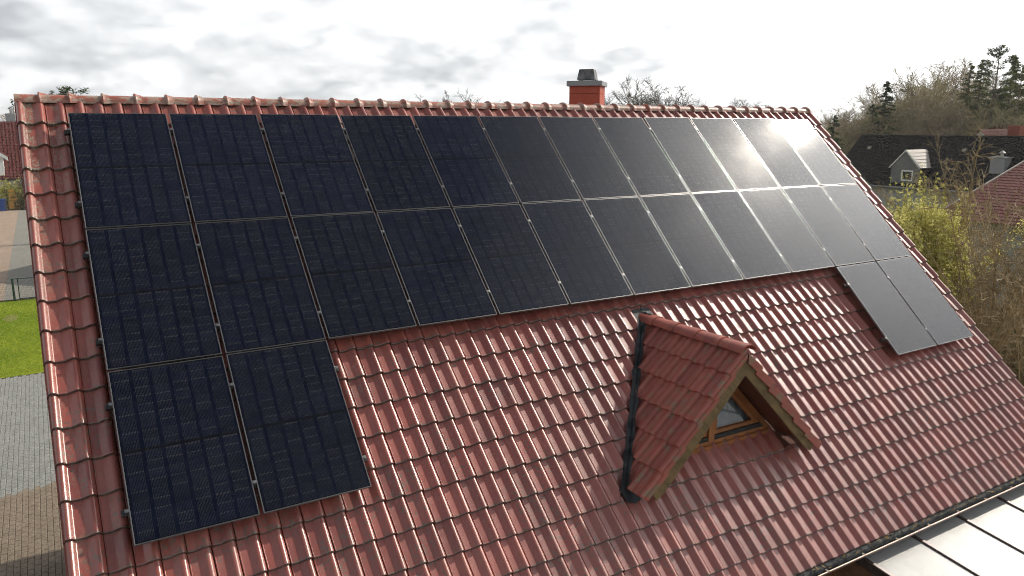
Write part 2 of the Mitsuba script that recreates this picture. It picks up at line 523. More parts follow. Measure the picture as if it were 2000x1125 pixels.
# ------------------------------------------------------------------ our house: body and roof deck
RU0, RU1, VA, VE = -0.50, 13.53, -0.47, 7.448                       # verge to verge, apex and eaves
APEX = roof(0, VA, DT)
house = thing('tiled_house', 'large house with red clay tiled roof, solar panels and small triangular dormer', 'house')
eave = roof(0, VE, DT)
REAR = 18
rear_l = 0.10 + REAR * COURSE
reave = APEX + np.array([0, CS, -SN]) * rear_l
wall_y0, wall_y1 = eave[1] + 0.62, reave[1] - 0.5
wt = eave[2] - 0.10
gable = [(wall_y0, -0.03), (wall_y1, -0.03), (wall_y1, reave[2] + 0.15), (APEX[1], APEX[2] - 0.34), (wall_y0, wt + 0.3)]
add('tiled_house__wall', prism(gable, 0, RU0 + 0.16, RU1 - 0.16), 'wall_wood')
# decking under the tiles, both slopes
deck = [(eave[1] + 0.05, eave[2] - 0.03), (APEX[1], APEX[2] - 0.055), (reave[1] - 0.03, reave[2] - 0.03),
        (reave[1] - 0.03, reave[2] - 0.17), (APEX[1], APEX[2] - 0.20), (eave[1] + 0.05, eave[2] - 0.17)]
add('tiled_house__roof', prism(deck, 0, RU0 + 0.03, RU1 - 0.03), 'soffit_wood')
labels['tiled_house__roof'] = {'label': 'steep gabled roof of glossy red clay tiles'}

# ------------------------------------------------------------------ clay tiles
PROF = np.array([(0, -.012), (.003, .008), (.009, .009), (.014, .002), (.072, .002), (.080, .005), (.130, .035), (.141, .0415), (.153, .0455), (.166, .046), (.178, .0425), (.188, .034), (.197, .018), (.2055, -.012)])
LEN = 0.405


def tile_mesh(prof, flap=0, side=1, butt=0.034, tilt=0.036, length=LEN):
    """local: x along the eaves, y up the slope from the butt, z outwards; flap: a hanging verge flap of that height on one side"""
    n = len(prof)
    yb = np.array([0, 0.006, length])
    top = [np.stack([prof[:, 0], np.full(n, y), prof[:, 1] + dz], 1) for y, dz in ((0.0, tilt - 0.004), (0.006, tilt), (length, tilt - tilt * length / COURSE))]
    low = np.stack([prof[:, 0], np.zeros(n), prof[:, 1] + tilt - butt], 1)
    v = np.vstack([low] + top)
    k = np.arange(n - 1)
    f = np.vstack([np.stack([r * n + k, r * n + k + 1, (r + 1) * n + k + 1, (r + 1) * n + k], 1) for r in range(3)])
    parts = [(v, f)]
    if flap:
        x = prof[-1, 0] if side > 0 else prof[0, 0]
        x0, x1 = (x - 0.004, x + 0.014) if side > 0 else (x - 0.014, x + 0.004)
        z = (prof[-1, 1] if side > 0 else prof[0, 1])
        a = tilt * length / COURSE
        b = np.array([[x0, 0, z + tilt - flap], [x1, 0, z + tilt - flap], [x1, 0, z + tilt + .004], [x0, 0, z + tilt + .004],
                      [x0, length, z + tilt - a - flap], [x1, length, z + tilt - a - flap], [x1, length, z + tilt - a + .004], [x0, length, z + tilt - a + .004]])
        parts.append((b, np.array([[0, 1, 2, 3], [5, 4, 7, 6], [4, 0, 3, 7], [1, 5, 6, 2], [3, 2, 6, 7], [4, 5, 1, 0]])))
    vs, fs, k = [], [], 0
    for v_, f_ in parts:
        vs.append(v_)
        fs.append(f_ + k)
        k += len(v_)
    v, f = np.vstack(vs), np.vstack(fs)
    return trimesh.Trimesh(v, np.vstack([f[:, [0, 1, 2]], f[:, [0, 2, 3]]]), process=False)


TILE = tile_mesh(PROF)
LEFT = np.array([(-.288, -.02), (-.288, .012), (-.283, .028), (-.272, .040), (-.258, .046), (-.243, .044), (-.226, .030), (-.212, .010), (-.200, .003), (-.132, .002), (-.124, .005), (-.068, .038), (-.058, .043), (-.048, .046), (-.038, .046), (-.026, .040), (-.013, .022), (-.001, -.004)])
VERGE_L = tile_mesh(LEFT, 0.09, -1)
RIGHT = np.array([(0, -.004), (.003, .008), (.009, .009), (.014, .002), (.072, .002), (.080, .005), (.138, .038), (.148, .043), (.158, .046), (.168, .046), (.182, .040), (.193, .024), (.198, .0)])
VERGE_R = tile_mesh(RIGHT, 0.09, 1)

# the dormer's footprint on the roof: valleys run at 45 degrees in plan from its top
DX, DZ, DYF, DYW = 6.62, 5.03, -4.40, -3.92                          # ridge x, ridge level, front verge y, window wall y
DYT = APEX[1] - (APEX[2] - DZ) / math.tan(TH)                        # where its ridge meets the roof


def valley_dx(y):
    """half width of the dormer at the main roof, at plan depth y"""
    z = APEX[2] - (APEX[1] - y) * math.tan(TH)
    return DZ - z


def tile_frame(u, v):
    """origin of a tile whose butt lies at v"""
    return frame(roof(u, v, DT), EU, ET, EO)


def cut(mesh, point, normal):
    return mesh.slice_plane(point, normal)


tile_shape = mikit.ply(TILE, 'clay_tile', smooth=32)
vl_shape, vr_shape = mikit.ply(VERGE_L, 'clay_tile', smooth=32), mikit.ply(VERGE_R, 'clay_tile', smooth=32)
NCOL, NROW = 65, 22
cells = []
for r in range(NROW):
    v = V0 + (r) * COURSE
    for c in range(NCOL):
        u = U0 + c * PITCH
        mid = roof(u + 0.1, v - 0.18, DT)
        hidden = any(ROWY[k] + 0.12 < v and v - 0.36 > ROWY[k] - 0.02 and v - .1 < ROWY[k] + PH - 0.15 for k in ((0, 1, 2) if (u < 2.0 or u > 10.9) else (0, 1))) and -0.02 < u < 12.8
        cells.append((hidden, np.linalg.norm(mid - CAM), r, c, u, v))
half = math.sqrt(0.5)
normal, rest, count = [], [], 0
for hid, dist, r, c, u, v in sorted(cells, key=lambda q: (q[0], q[1])):
    M = tile_frame(u, v)
    tilt_ = rng.normal(0, 0.005, 2)
    J = np.eye(4)
    J[2, 0], J[2, 1] = tilt_[0], tilt_[1] * 0.6
    J[0, 3], J[1, 3], J[2, 3] = rng.normal(0, 0.0012), rng.normal(0, 0.0022), rng.normal(0, 0.0008)
    M = M @ J
    corner = [(M @ np.array([x, y, 0.02, 1]))[:3] for x in (0, PITCH) for y in (0, LEN)]
    cm = np.mean(corner, 0)
    mesh = None
    inside = [q[1] > DYW - 0.02 and abs(q[0] - DX) < valley_dx(q[1]) - 0.10 for q in corner]
    touch = [q[1] > DYF - 0.15 and abs(q[0] - DX) < valley_dx(q[1]) + 0.02 for q in corner]
    if all(inside):
        continue
    if any(touch) and cm[1] > DYW - 0.25 and cm[1] < DYT + 0.3 and abs(cm[0] - DX) > 0.30 * valley_dx(cm[1]) and not (cm[1] < DYW - 0.05 and abs(cm[0] - DX) < valley_dx(cm[1]) - 0.35):
        s = -1 if cm[0] < DX else 1
        y = cm[1]
        p = np.array([DX + s * (valley_dx(y) + 0.035), y, 0])
        nrm = np.array([s * half, half, 0])                          # keep the side away from the dormer
        nrm = np.array([s * 1.0, math.tan(TH), 0])
        mesh = cut(moved(TILE, M), p, nrm / np.linalg.norm(nrm))
        if mesh is None or len(mesh.faces) == 0:
            continue
    if not hid and count < 300 and r < NROW:
        px = (mid := cm - CAM) @ FWD
        if mesh is None:
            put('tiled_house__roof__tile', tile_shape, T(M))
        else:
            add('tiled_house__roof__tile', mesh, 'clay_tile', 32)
        count += 1
    else:
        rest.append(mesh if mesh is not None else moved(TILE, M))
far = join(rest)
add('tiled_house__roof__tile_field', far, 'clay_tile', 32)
labels['tiled_house__roof__tile_field'] = {'kind': 'stuff', 'label': 'red clay tiles farther along the roof and under the panels'}
for r in range(NROW):
    v = V0 + r * COURSE
    put('tiled_house__roof__verge_tile', vl_shape, T(tile_frame(U0, v + rng.normal(0, 0.002))))
for r in range(NROW):
    v = V0 + r * COURSE
    put('tiled_house__roof__verge_tile', vr_shape, T(tile_frame(U0 + NCOL * PITCH, v + rng.normal(0, 0.002))))
# far slope, never seen from this side: plain courses
bs = []
for r in range(REAR):
    a, b = APEX + np.array([0, CS, -SN]) * (0.10 + r * COURSE), APEX + np.array([0, CS, -SN]) * (0.10 + (r + 1) * COURSE)
    lift = np.array([0, SN, CS]) * 0.03
    bs.append((np.array([[RU0, *a[1:]], [RU1, *a[1:]], [RU1, *(b + lift)[1:]], [RU0, *(b + lift)[1:]], [RU1, *b[1:]], [RU0, *b[1:]]]), np.array([[1, 0, 3, 2], [2, 3, 5, 4]])))
vs, fs, k = [], [], 0
for v_, f_ in bs:
    vs.append(v_), fs.append(f_ + k)
    k += len(v_)
add('tiled_house__roof__rear_slope', (np.vstack(vs), np.vstack(fs)), 'clay_tile')

# ridge tiles: half rounds with a raised collar at their right end


def ridge_mesh(length, collar=True, w=0.112, h=0.098):
    a = np.linspace(0, np.pi, 11)
    xs = [(0.0, 1.0), (length - 0.090, 0.97), (length - 0.084, 1.26), (length - 0.070, 1.32), (length - 0.045, 1.17), (length, 1.08)] if collar else [(0, 1.0), (length, 0.97)]
    rings = [np.stack([np.full(11, x), -np.cos(a) * w * s, np.sin(a) ** 0.85 * h * s], 1) for x, s in xs]
    n = 11
    rings.append(rings[-1] * [1, 0.86, 0.84])
    rings.insert(0, rings[0] * [1, 0.86, 0.84])
    k = np.arange(n - 1)
    f = np.vstack([np.stack([r * n + k, (r + 1) * n + k, (r + 1) * n + k + 1, r * n + k + 1], 1) for r in range(len(rings) - 1)])
    f = f[:, ::-1]
    return trimesh.Trimesh(np.vstack(rings), np.vstack([f[:, [0, 1, 2]], f[:, [0, 2, 3]]]), process=False)


ends = [-0.185, 0.124] + [13.53 - 0.3625 * k for k in range(36, -1, -1)]
start = -0.512
for e in ends:
    add('tiled_house__roof__ridge_tile', moved(ridge_mesh(e - start + (0.0 if start < -0.5 else 0.02), e != -1), frame(np.array([start - (0 if start < -0.5 else 0.02), APEX[1] + rng.normal(0, .002), APEX[2] - 0.062 + rng.normal(0, .0015)]), EU, np.array([0, 1, 0]), np.array([0, 0, 1]))), 'ridge_clay', 30)
    start = e
add('tiled_house__roof__ridge_batten', box(RU0 + 0.02, RU1 - 0.02, APEX[1] - 0.075, APEX[1] + 0.075, APEX[2] - 0.13, APEX[2] - 0.01), 'mortar')

# ------------------------------------------------------------------ chimney behind the ridge
ch = 'tiled_house__chimney'
CHM = frame(np.array([8.37, 1.23, 0]), *[np.array(q) for q in ((math.cos(-.82), math.sin(-.82), 0), (-math.sin(-.82), math.cos(-.82), 0), (0, 0, 1.0))])
w = 0.275


def chim(part, mesh, m):
    add(ch + part, moved(mesh, CHM), m)


chim('', box(-w + .02, w - .02, -w + .02, w - .02, 6.6, 8.32), 'mortar')
labels[ch] = {'label': 'red clad chimney with grey cap and dark tapered cowl'}
for z0, z1 in ((6.7, 7.60), (7.606, 8.19), (8.197, 8.325)):
    chim('__cladding_panel', box(-w + .03, w - .03, -w, -w + .012, z0, z1), 'red_cladding')
    chim('__cladding_panel', box(w - .012, w, -w + .03, w - .03, z0, z1), 'red_cladding')
    chim('__cladding_panel', box(-w, -w + .012, -w + .03, w - .03, z0, z1), 'red_cladding')
    chim('__cladding_panel', box(-w + .03, w - .03, w - .012, w, z0, z1), 'red_cladding')
for x in (-w, w - .028):
    for y in (-w, w - .028):
        chim('__corner_trim', box(x - .003, x + .031, y - .003, y + .031, 6.7, 8.325), 'red_cladding')
chim('__cap', cbox(-w - .045, w + .045, -w - .045, w + .045, 8.325, 8.415, .006), 'cap_metal')
vv = np.array([[sx * q, sy * q, z] for z, q in ((8.445, .165), (8.625, .130), (8.63, .118)) for sx, sy in ((-1, -1), (1, -1), (1, 1), (-1, 1))])
ff = np.array([[3, 2, 1, 0], [8, 9, 10, 11]] + [[r * 4 + a, r * 4 + (a + 1) % 4, (r + 1) * 4 + (a + 1) % 4, (r + 1) * 4 + a] for r in range(2) for a in range(4)])
ff = np.vstack([ff[:, [0, 1, 2]], ff[:, [0, 2, 3]]])
chim('__cowl', trimesh.Trimesh(vv, ff, process=False), 'cowl_metal')
for sx in (-1, 1):
    for sy in (-1, 1):
        chim('__cowl_leg', box(sx * .13 - .012, sx * .13 + .012, sy * .13 - .012, sy * .13 + .012, 8.41, 8.448), 'cowl_metal')

# ------------------------------------------------------------------ dormer
dm = 'tiled_house__dormer'
sl = math.sqrt(0.5)
DH = 1.52                                                              # drop of the dormer's slopes at the front
core = [(DX, DZ - 0.09), (DX + DH - 0.12, DZ - DH + 0.03), (DX + DH - 0.24, DZ - DH + 0.03), (DX, DZ - 0.21), (DX - DH + 0.24, DZ - DH + 0.03), (DX - DH + 0.12, DZ - DH + 0.03)]
body = prism(core, 1, DYF + 0.05, DYT + 0.15)
body = cut(body, roof(0, 0, DT + 0.005), EO)
add(dm, body, 'soffit_wood')
labels[dm] = {'label': 'small triangular dormer with timber bargeboards and a two part window'}
# tiles on both slopes
for s in (-1, 1):
    eo = np.array([s * sl, 0, sl])
    et = np.array([-s * sl, 0, sl])
    eu = np.cross(et, eo)
    for r in range(6):
        w = 0.40 + r * 0.3543
        for c in range(10):
            if s < 0:
                org_y = DYF + (c + 1) * PITCH - 0.005
                flap = 0
            else:
                org_y = DYF + c * PITCH + 0.005
            base = np.array([DX, org_y, DZ]) - et * w + eo * -0.035
            M = frame(base, eu, et, eo)
            msh = tile_mesh(PROF, 0.085, -1) if (s > 0 and c == 0) else TILE
            if c == 0 and s < 0:
                msh = tile_mesh(RIGHT, 0.05, 1)
            t_ = moved(msh, M)
            cm = t_.vertices.mean(0)
            if abs(cm[0] - DX) > valley_dx(cm[1]) + 0.25:
                continue
            y = cm[1]
            p = np.array([DX + s * (valley_dx(y) - 0.045), y, 0])
            nrm = -np.array([s * 1.0, math.tan(TH), 0])
            t_ = cut(t_, p, nrm / np.linalg.norm(nrm))
            if t_ is None or len(t_.faces) < 2:
                continue
            t_ = cut(t_, [DX + s * 0.01, 0, 0], [s, 0, 0])
            if t_ is None or len(t_.faces) < 2:
                continue
            add(dm + '__tile', t_, 'dormer_tile', 32)
rl = 0.40
y = DYF - 0.02
nr = 0
while y < DYT + 0.02:
    L = min(rl, DYT + 0.10 - y)
    mm = ridge_mesh(L + 0.02, False, 0.118, 0.092)
    v = np.array(mm.vertices)
    v[:, 1:] *= (1.10 - 0.16 * v[:, :1] / (L + .02))                   # wider towards the front
    mm = trimesh.Trimesh(v, mm.faces, process=False)
    add(dm + '__ridge_tile', moved(mm, frame(np.array([DX, y, DZ - 0.045]), np.array([0, 1, 0]), np.array([-1, 0, 0]), np.array([0, 0, 1]))), 'dormer_tile', 35)
    y += L
    nr += 1
# bargeboards
for s in (-1, 1):
    a0 = (DX, DZ - 0.055)
    pts = [(DX, DZ - 0.055), (DX + s * (DH - 0.10), DZ - DH + 0.045), (DX + s * (DH - 0.18), DZ - DH - 0.09), (DX + s * (DH - 0.29), DZ - DH - 0.02 - 0.005), (DX, DZ - 0.335)]
    k = add(dm + '__bargeboard', prism(pts, 1, DYF + 0.015 + (0.002 if s > 0 else 0), DYF + 0.055 + (0.002 if s > 0 else 0)), 'weathered_wood')
# soffit boards between the bargeboard and the window wall
for s in (-1, 1):
    e0 = np.array([-s * sl, 0, sl])
    for q in range(5):
        y0 = DYF + 0.06 + q * 0.092
        pts0 = np.array([DX, 0, DZ - 0.225])
        a = pts0 - e0 * 0.0
        b = pts0 - e0 * 1.72
        up = np.array([s * sl, 0, sl]) * 0.018
        vv = np.array([[a[0], y0, a[2]], [a[0], y0 + 0.088, a[2]], [b[0], y0 + 0.088, b[2]], [b[0], y0, b[2]]])
        vv = np.vstack([vv - up, vv])
        add(dm + '__soffit_board', trimesh.convex.convex_hull(vv), 'soffit_wood')
# window wall: outer frame, mullion, sashes, panes
zb = 3.645                                                             # bottom of the window
ap = DZ - 0.30


def tri(x, z, inset):
    """half opening edge: at height z the frame's inner x offset"""
    return (ap - z) - inset


def ring_tri(inset0, inset1, zbot0, zbot1, y0, y1, xm, side):
    """frame along one side of the mullion: right triangle ring between two insets"""
    r2 = math.sqrt(2)
    out = [(xm, zbot0), (DX + side * (ap - zbot0 - inset0 * r2), zbot0), (xm, ap - inset0 * r2 - abs(xm - DX))]
    inn = [(xm, zbot1), (DX + side * (ap - zbot1 - inset1 * r2), zbot1), (xm, ap - inset1 * r2 - abs(xm - DX))]
    return out, inn


r2 = math.sqrt(2)
XM0, XM1 = DX + 0.015, DX + 0.115                                      # the mullion (right half is wider in view)
from shapely.geometry import Polygon
full = Polygon([(DX - (ap - zb), zb), (DX + (ap - zb), zb), (DX, ap)])


def ext(shape, y0, y1):
    ms = []
    for g in getattr(shape, 'geoms', [shape]):
        m_ = trimesh.creation.extrude_polygon(g, y1 - y0, engine='earcut')
        v = np.array(m_.vertices)
        m_ = trimesh.Trimesh(np.stack([v[:, 0], y0 + v[:, 2], v[:, 1]], 1), m_.faces, process=False)
        if m_.volume < 0:
            m_.invert()
        ms.append(m_)
    return join(ms)


open_ = Polygon([(DX - (ap - zb) + 0.15, zb + 0.05), (DX + (ap - zb) - 0.15, zb + 0.05), (DX, ap - 0.11)])
add(dm + '__window_frame', ext(full.difference(open_), DYW, DYW + 0.08), 'orange_wood')
add(dm + '__window_mullion', box(XM0 - 0.10, XM1 - 0.10, DYW - 0.012, DYW + 0.07, zb + 0.045, ap - 0.12), 'orange_wood')
for side in (-1, 1):
    from shapely.geometry import box as sbox
    lim = sbox(-99, -99, XM0 - 0.102, 99) if side < 0 else sbox(XM1 - 0.098, -99, 99, 99)
    o1 = open_.intersection(lim)
    sash_out = o1.intersection(sbox(-99, zb + 0.115, 99, 99)).buffer(-0.004)
    sash_in = sash_out.buffer(-0.052, join_style=2)
    add(dm + '__window_sash', ext(sash_out.difference(sash_in), DYW + 0.012, DYW + 0.065), 'orange_wood')
    add(dm + '__weather_bar', ext(o1.intersection(sbox(-99, zb + 0.055, 99, zb + 0.113)), DYW - 0.004, DYW + 0.045), 'dark_rubber')
    g = list(getattr(sash_in, 'geoms', [sash_in]))[0]
    cc = np.array(g.exterior.coords)[:-1]
    vv = np.stack([cc[:, 0], np.full(len(cc), DYW + 0.035), cc[:, 1]], 1)
    fan = np.array([[0, a, a + 1] for a in range(1, len(cc) - 1)])
    add(dm + '__window_pane', (vv, fan), 'window_glass')
    xs = np.linspace(cc[:, 0].min() - .05, cc[:, 0].max() + .05, 30)
    hz = [(x, DYW + 0.13 + 0.022 * math.sin(x * 42 + side) + 0.01 * math.sin(x * 97), z) for x in xs for z in (zb + 0.05, zb + 0.35 + 0.08 * math.sin(x * 3), ap + 0.05)]
    hz = np.array(hz)
    hz[2::3, 1] += 0.05
    hz[1::3, 1] += 0.03
    hz[:, 2] = np.minimum(hz[:, 2], ap - 0.03 - np.abs(hz[:, 0] - DX))
    k = np.arange(29) * 3
    add(dm + '__curtain', (hz, np.vstack([np.stack([k, k + 3, k + 4, k + 1], 1), np.stack([k + 1, k + 4, k + 5, k + 2], 1)])), 'curtain', True)
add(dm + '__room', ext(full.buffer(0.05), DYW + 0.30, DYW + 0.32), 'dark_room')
add(dm + '__window_sill', box(DX - (ap - zb) + 0.03, DX + (ap - zb) - 0.03, DYW - 0.03, DYW + 0.05, zb - 0.06, zb - 0.002), 'orange_wood')
# lead valleys, dressed over the tiles, and the saddle piece at the top
for s in (-1, 1):
    n_ = 26
    vs = []
    yend = DYT - (DH + 0.06) / math.tan(TH)
    for q in range(n_ + 1):
        t = q / n_
        y = DYT - 0.05 + (yend - DYT + 0.05) * t
        z = APEX[2] - (APEX[1] - y) * math.tan(TH)
        x = DX + s * max(valley_dx(y), 0)
        wv = 0.018 * math.sin(q * 1.55) + 0.010 * math.sin(q * 3.7)
        ctr = np.array([x, y, z])
        along = np.array([s * 1.0, 0, 0])
        vs += [ctr + np.array([s * (0.090 + wv), 0.0, 0]) + EO * (0.074 + 0.008 * math.sin(q * 1.55)), ctr + np.array([s * .06, 0, 0]) + EO * 0.060, ctr + EO * 0.045,
               ctr + np.array([-s * .04, 0, 0.05 + .030]) + EO * 0.030, ctr + np.array([-s * (0.060 - wv), 0, (0.090 - wv)]) + EO * (0.052 + 0.006 * math.sin(q * 1.9))]
    vs = np.array(vs)
    k = (np.arange(n_)[:, None] * 5 + np.arange(4)[None]).ravel()
    f = np.stack([k, k + 1, k + 6, k + 5], 1)
    add(dm + '__valley_flashing', (vs, f), 'lead', 40)
sad = []
for q in range(5):
    for a in range(9):
        t = a / 8 * 2 - 1
        y = DYT - 0.20 + q * 0.06
        z = APEX[2] - (APEX[1] - y) * math.tan(TH) + 0.055
        sad.append([DX + t * (0.20 - 0.012 * q), y, max(z, DZ + 0.065 - 0.9 * abs(t) * 0.2 * (1 if q < 3 else .6)) + 0.004 * math.sin(7 * a + q)])
k = (np.arange(4)[:, None] * 9 + np.arange(8)[None]).ravel()
add(dm + '__saddle_flashing', (np.array(sad), np.stack([k, k + 1, k + 10, k + 9], 1)), 'lead', 40)
for s in (-1,):
    yend = DYT - (DH + 0.06) / math.tan(TH)
    p = np.array([DX + s * (valley_dx(yend) - 0.0), yend, 0])
    p[2] = APEX[2] - (APEX[1] - p[1]) * math.tan(TH)
    vv = np.array([p + np.array([-s * .10, 0, 0]) + EO * .05, p + np.array([s * .06, 0, 0]) + EO * .055, p + np.array([s * .05, -.09, -.09]) + EO * .062, p + np.array([-s * .16, -.10, -.10]) + EO * .058, p + np.array([-s * .05, -.12, -.12]) + EO * .075])
    add(dm + '__valley_foot', (vv, np.array([[0, 1, 2], [0, 2, 4], [0, 4, 3]])), 'lead')

# ------------------------------------------------------------------ solar panels
LIP, FH = 0.009, 0.032


def panel_local(x0, x1, y0, y1, z0, z1):
    return box(x0, x1, y0, y1, z0, z1)


frame_mesh = join([cbox(0, LIP, 0, PH, -FH, 0, .0015), cbox(PW - LIP, PW, 0, PH, -FH, 0, .0015), cbox(LIP, PW - LIP, 0, LIP, -FH, -0.0003, .0015), cbox(LIP, PW - LIP, PH - LIP, PH, -FH, -0.0003, .0015)])
frame_shape = mikit.ply(frame_mesh, 'frame_metal')
back_shape = mikit.ply(join([box(LIP, PW - LIP, LIP, PH - LIP, -0.008, -0.0025)]), 'backsheet')
string_shape = mikit.ply(sheet(0, STW, 0, STH, 0), 'solar_cell')
nth = ['leftmost', 'second', 'third', 'fourth', 'fifth', 'sixth', 'seventh', 'eighth', 'ninth', 'tenth', 'eleventh', 'rightmost']
for row, cols in ((0, range(12)), (1, range(12)), (2, (0, 1, 10, 11))):
    for c in cols:
        name = ('top', 'middle')[row] + ' row' if row < 2 else ''
        if row < 2:
            lab = f'{nth[c]} solar panel' + (' from the left' if 0 < c < 11 else '') + f' in the {name} of twelve'
        else:
            lab = 'lowest solar panel, ' + {0: 'left one of the pair at the left verge', 1: 'right one of the pair at the left verge', 10: 'left one of the pair right of the dormer', 11: 'right one of the pair at the right verge'}[c]
        k = thing('solar_panel', lab, 'solar panel', 'solar panels on the roof')
        jit = rng.normal(0, 0.0022, 3)
        org = roof(c * PX + jit[0] * .3, ROWY[row] + PH, 0.0)
        eu, et = EU + EO * jit[1] * 1.2, ET + EO * jit[2] * 1.2
        M = frame(org, eu, et, EO)
        put(k + '__frame', frame_shape, T(M))
        put(k + '__backing', back_shape, T(M))
        for h_ in (0, 1):
            for q in range(6):
                org2 = np.array([0.0185 + q * 0.1687 + 0.0011, PH - 0.0185 - (h_ + 1) * STH - h_ * 0.0255, -0.0018, 1])
                M2 = M.copy()
                M2[:3, 3] = (M @ org2)[:3]
                put(k + '__cell_string', string_shape, T(M2))

# mounting rails with their clamps
rail_v = [(0.272, 0, 12), (1.360, 0, 12), (2.051, 0, 12), (3.112, 0, 12), (3.828, 0, 2), (4.883, 0, 2), (3.828, 10, 12), (4.883, 10, 12)]
rail_lab = ['under the upper part of the top panel row', 'under the lower part of the top panel row', 'under the upper part of the middle panel row', 'under the lower part of the middle panel row',
            'under the upper part of the lowest left pair of panels', 'under the lower part of the lowest left pair of panels', 'under the upper part of the lowest right pair of panels', 'under the lower part of the lowest right pair of panels']
for (v, c0, c1), lb in zip(rail_v, rail_lab):
    k = thing('mounting_rail', 'black aluminium mounting rail ' + lb, 'rail', 'rails that carry the solar panels')
    u0, u1 = c0 * PX - 0.06, (c1 - 1) * PX + PW + 0.05
    M = frame(roof(0, v, 0), EU, ET, EO)
    add(k + '__profile', moved(join([box(u0, u1, -0.022, 0.022, -0.078, -0.034), box(u0, u1, -0.028, -0.018, -0.05, -0.034), box(u0, u1, 0.018, 0.028, -0.05, -0.034)]), M), 'rail_black')
    for q in range(c0, c1 + 1):
        uc = q * PX - 0.018
        w = 0.0165
        if q == c0:
            uc, w = c0 * PX - 0.016, 0.0155
        if q == c1:
            uc, w = (c1 - 1) * PX + PW + 0.016, 0.0155
        cl = join([box(uc - w, uc + w, -0.013, 0.013, -0.036, -0.004), box(uc - w - 0.003, uc + w + 0.003, -0.015, 0.015, 0.0012, 0.0042),
                   trimesh.creation.cylinder(0.006, 0.008, sections=8, transform=np.array([[1, 0, 0, uc], [0, 1, 0, 0], [0, 0, 1, 0.010], [0, 0, 0, 1.0]]))])
        add(k + '__clamp', moved(cl, M), 'steel')
    for u in np.arange(u0 + 0.25, u1, 1.25):
        add(k + '__roof_hook', moved(join([box(u - 0.017, u + 0.017, -0.02, 0.02, -0.19, -0.078), box(u - 0.017, u + 0.017, -0.02, 0.16, -0.165, -0.155)]), M), 'steel')

# ------------------------------------------------------------------ gutter and brush
gy, gz, gr = eave[1] - 0.085, eave[2] + 0.012, 0.078
a = np.linspace(math.pi, 2 * math.pi, 13)
pr = np.concatenate([np.stack([np.cos(a) * gr, np.sin(a) * gr], 1), np.stack([np.cos(a[::-1]) * (gr - .004), np.sin(a[::-1]) * (gr - .004)], 1)]) + [gy, gz]
add('tiled_house__gutter', prism(pr, 0, RU0, RU1), 'gutter_copper')
add('tiled_house__gutter__rim', (tubes([[RU0, gy - gr - .003, gz]], [[RU1, gy - gr - .003, gz]], .010, .010, 8)), 'gutter_rim', True)
for x in np.arange(0.2, 13.5, 0.7):
    add('tiled_house__gutter__bracket', cbox(x - .012, x + .012, gy - gr - .016, gy + gr, gz - .002, gz + .013, .002), 'gutter_rim')
lg = thing('gutter_brush', 'dark bristly leaf guard brush lying in the eaves gutter, caught with dry leaves', 'leaf guard')
n_ = 5200
t = rng.random(n_) * (RU1 - RU0 - .1) + RU0 + .05
an = rng.random(n_) * 2 * np.pi
rr = 0.055 + 0.018 * rng.random(n_)
a0 = np.stack([t, gy + 0 * t, gz - .002 + 0 * t], 1)
a1 = a0 + np.stack([rng.normal(0, .012, n_), np.cos(an) * rr, np.sin(an) * rr], 1)
add(lg + '__bristles', merge([tubes(a0, a1, .0026, .0020, 3), tubes([[RU0 + .05, gy, gz - .002]], [[RU1 - .05, gy, gz - .002]], .048, .048, 8)]), 'brush_bristle')
n_ = 170
t = rng.random(n_) * 10 + 3.3
c0 = np.stack([t, gy - 0.035 + rng.normal(0, .02, n_), gz + .058 + rng.random(n_) * .012], 1)
d1 = rng.normal(0, 1, (n_, 3)) * [1, .5, .3]
d1 /= np.linalg.norm(d1, axis=1, keepdims=True)
d2 = np.cross(d1, [0, .3, 1.0])
ll = rng.uniform(.012, .038, (n_, 1))
lv = np.stack([c0 - d1 * ll, c0 + d2 * ll * .4, c0 + d1 * ll, c0 - d2 * ll * .4], 1).reshape(-1, 3)
add(lg + '__leaf_litter', (lv, np.arange(n_ * 4).reshape(-1, 4)), 'dry_leaf')
labels[lg + '__leaf_litter'] = {'kind': 'stuff'}

# ------------------------------------------------------------------ patio roof
pt = thing('patio_roof', 'brown framed patio roof of bright frosted glass panes below the eaves', 'patio roof')
XR = [8.08 + 1.06 * q for q in range(6)]
PZ, PS = 2.225, 0.135                                                   # level under the gutter, fall per metre
yA, yB = wall_y0 - 0.02, -8.6


def pz(y):
    return PZ + (y + 5.27) * PS


def rafter(x, w, y0, y1, z0, z1):
    v = np.array([[x + sx * w, y, pz(y) + z] for y in (y0, y1) for sx in (-1, 1) for z in (z0, z1)])
    return trimesh.convex.convex_hull(v)


for x in XR:
    k = add(pt + '__rafter', rafter(x, 0.030, yB, yA, -0.10, -0.012), 'brown_alu')
    add(k + '__cover_strip', rafter(x, 0.024, yB, -5.34, 0.014, 0.028), 'alu_cover')
    add(k + '__seal', rafter(x, 0.030, yB, yA, -0.012, 0.0135), 'brown_alu')
for q in range(5):
    x0, x1 = XR[q] + 0.032, XR[q + 1] - 0.032
    v = np.array([[x, y, pz(y) + z] for y in (yB, yA) for x in (x0, x1) for z in (-0.006, 0.002)])
    add(pt + '__pane', trimesh.convex.convex_hull(v), 'patio_glass')
add(pt + '__wall_beam', box(XR[0] - 0.03, XR[-1] + 0.03, yA - 0.002, yA + 0.03, pz(yA) - 0.12, pz(yA) + 0.04), 'brown_alu')
add(pt + '__front_beam', box(XR[0] - 0.04, XR[-1] + 0.04, yB - 0.10, yB - 0.001, pz(yB) - 0.16, pz(yB) + 0.01), 'brown_alu')
for x in (XR[0], XR[-1]):
    add(pt + '__post', box(x - .05, x + .05, yB - .10, yB - .002, -0.03, pz(yB) - 0.161), 'brown_alu')
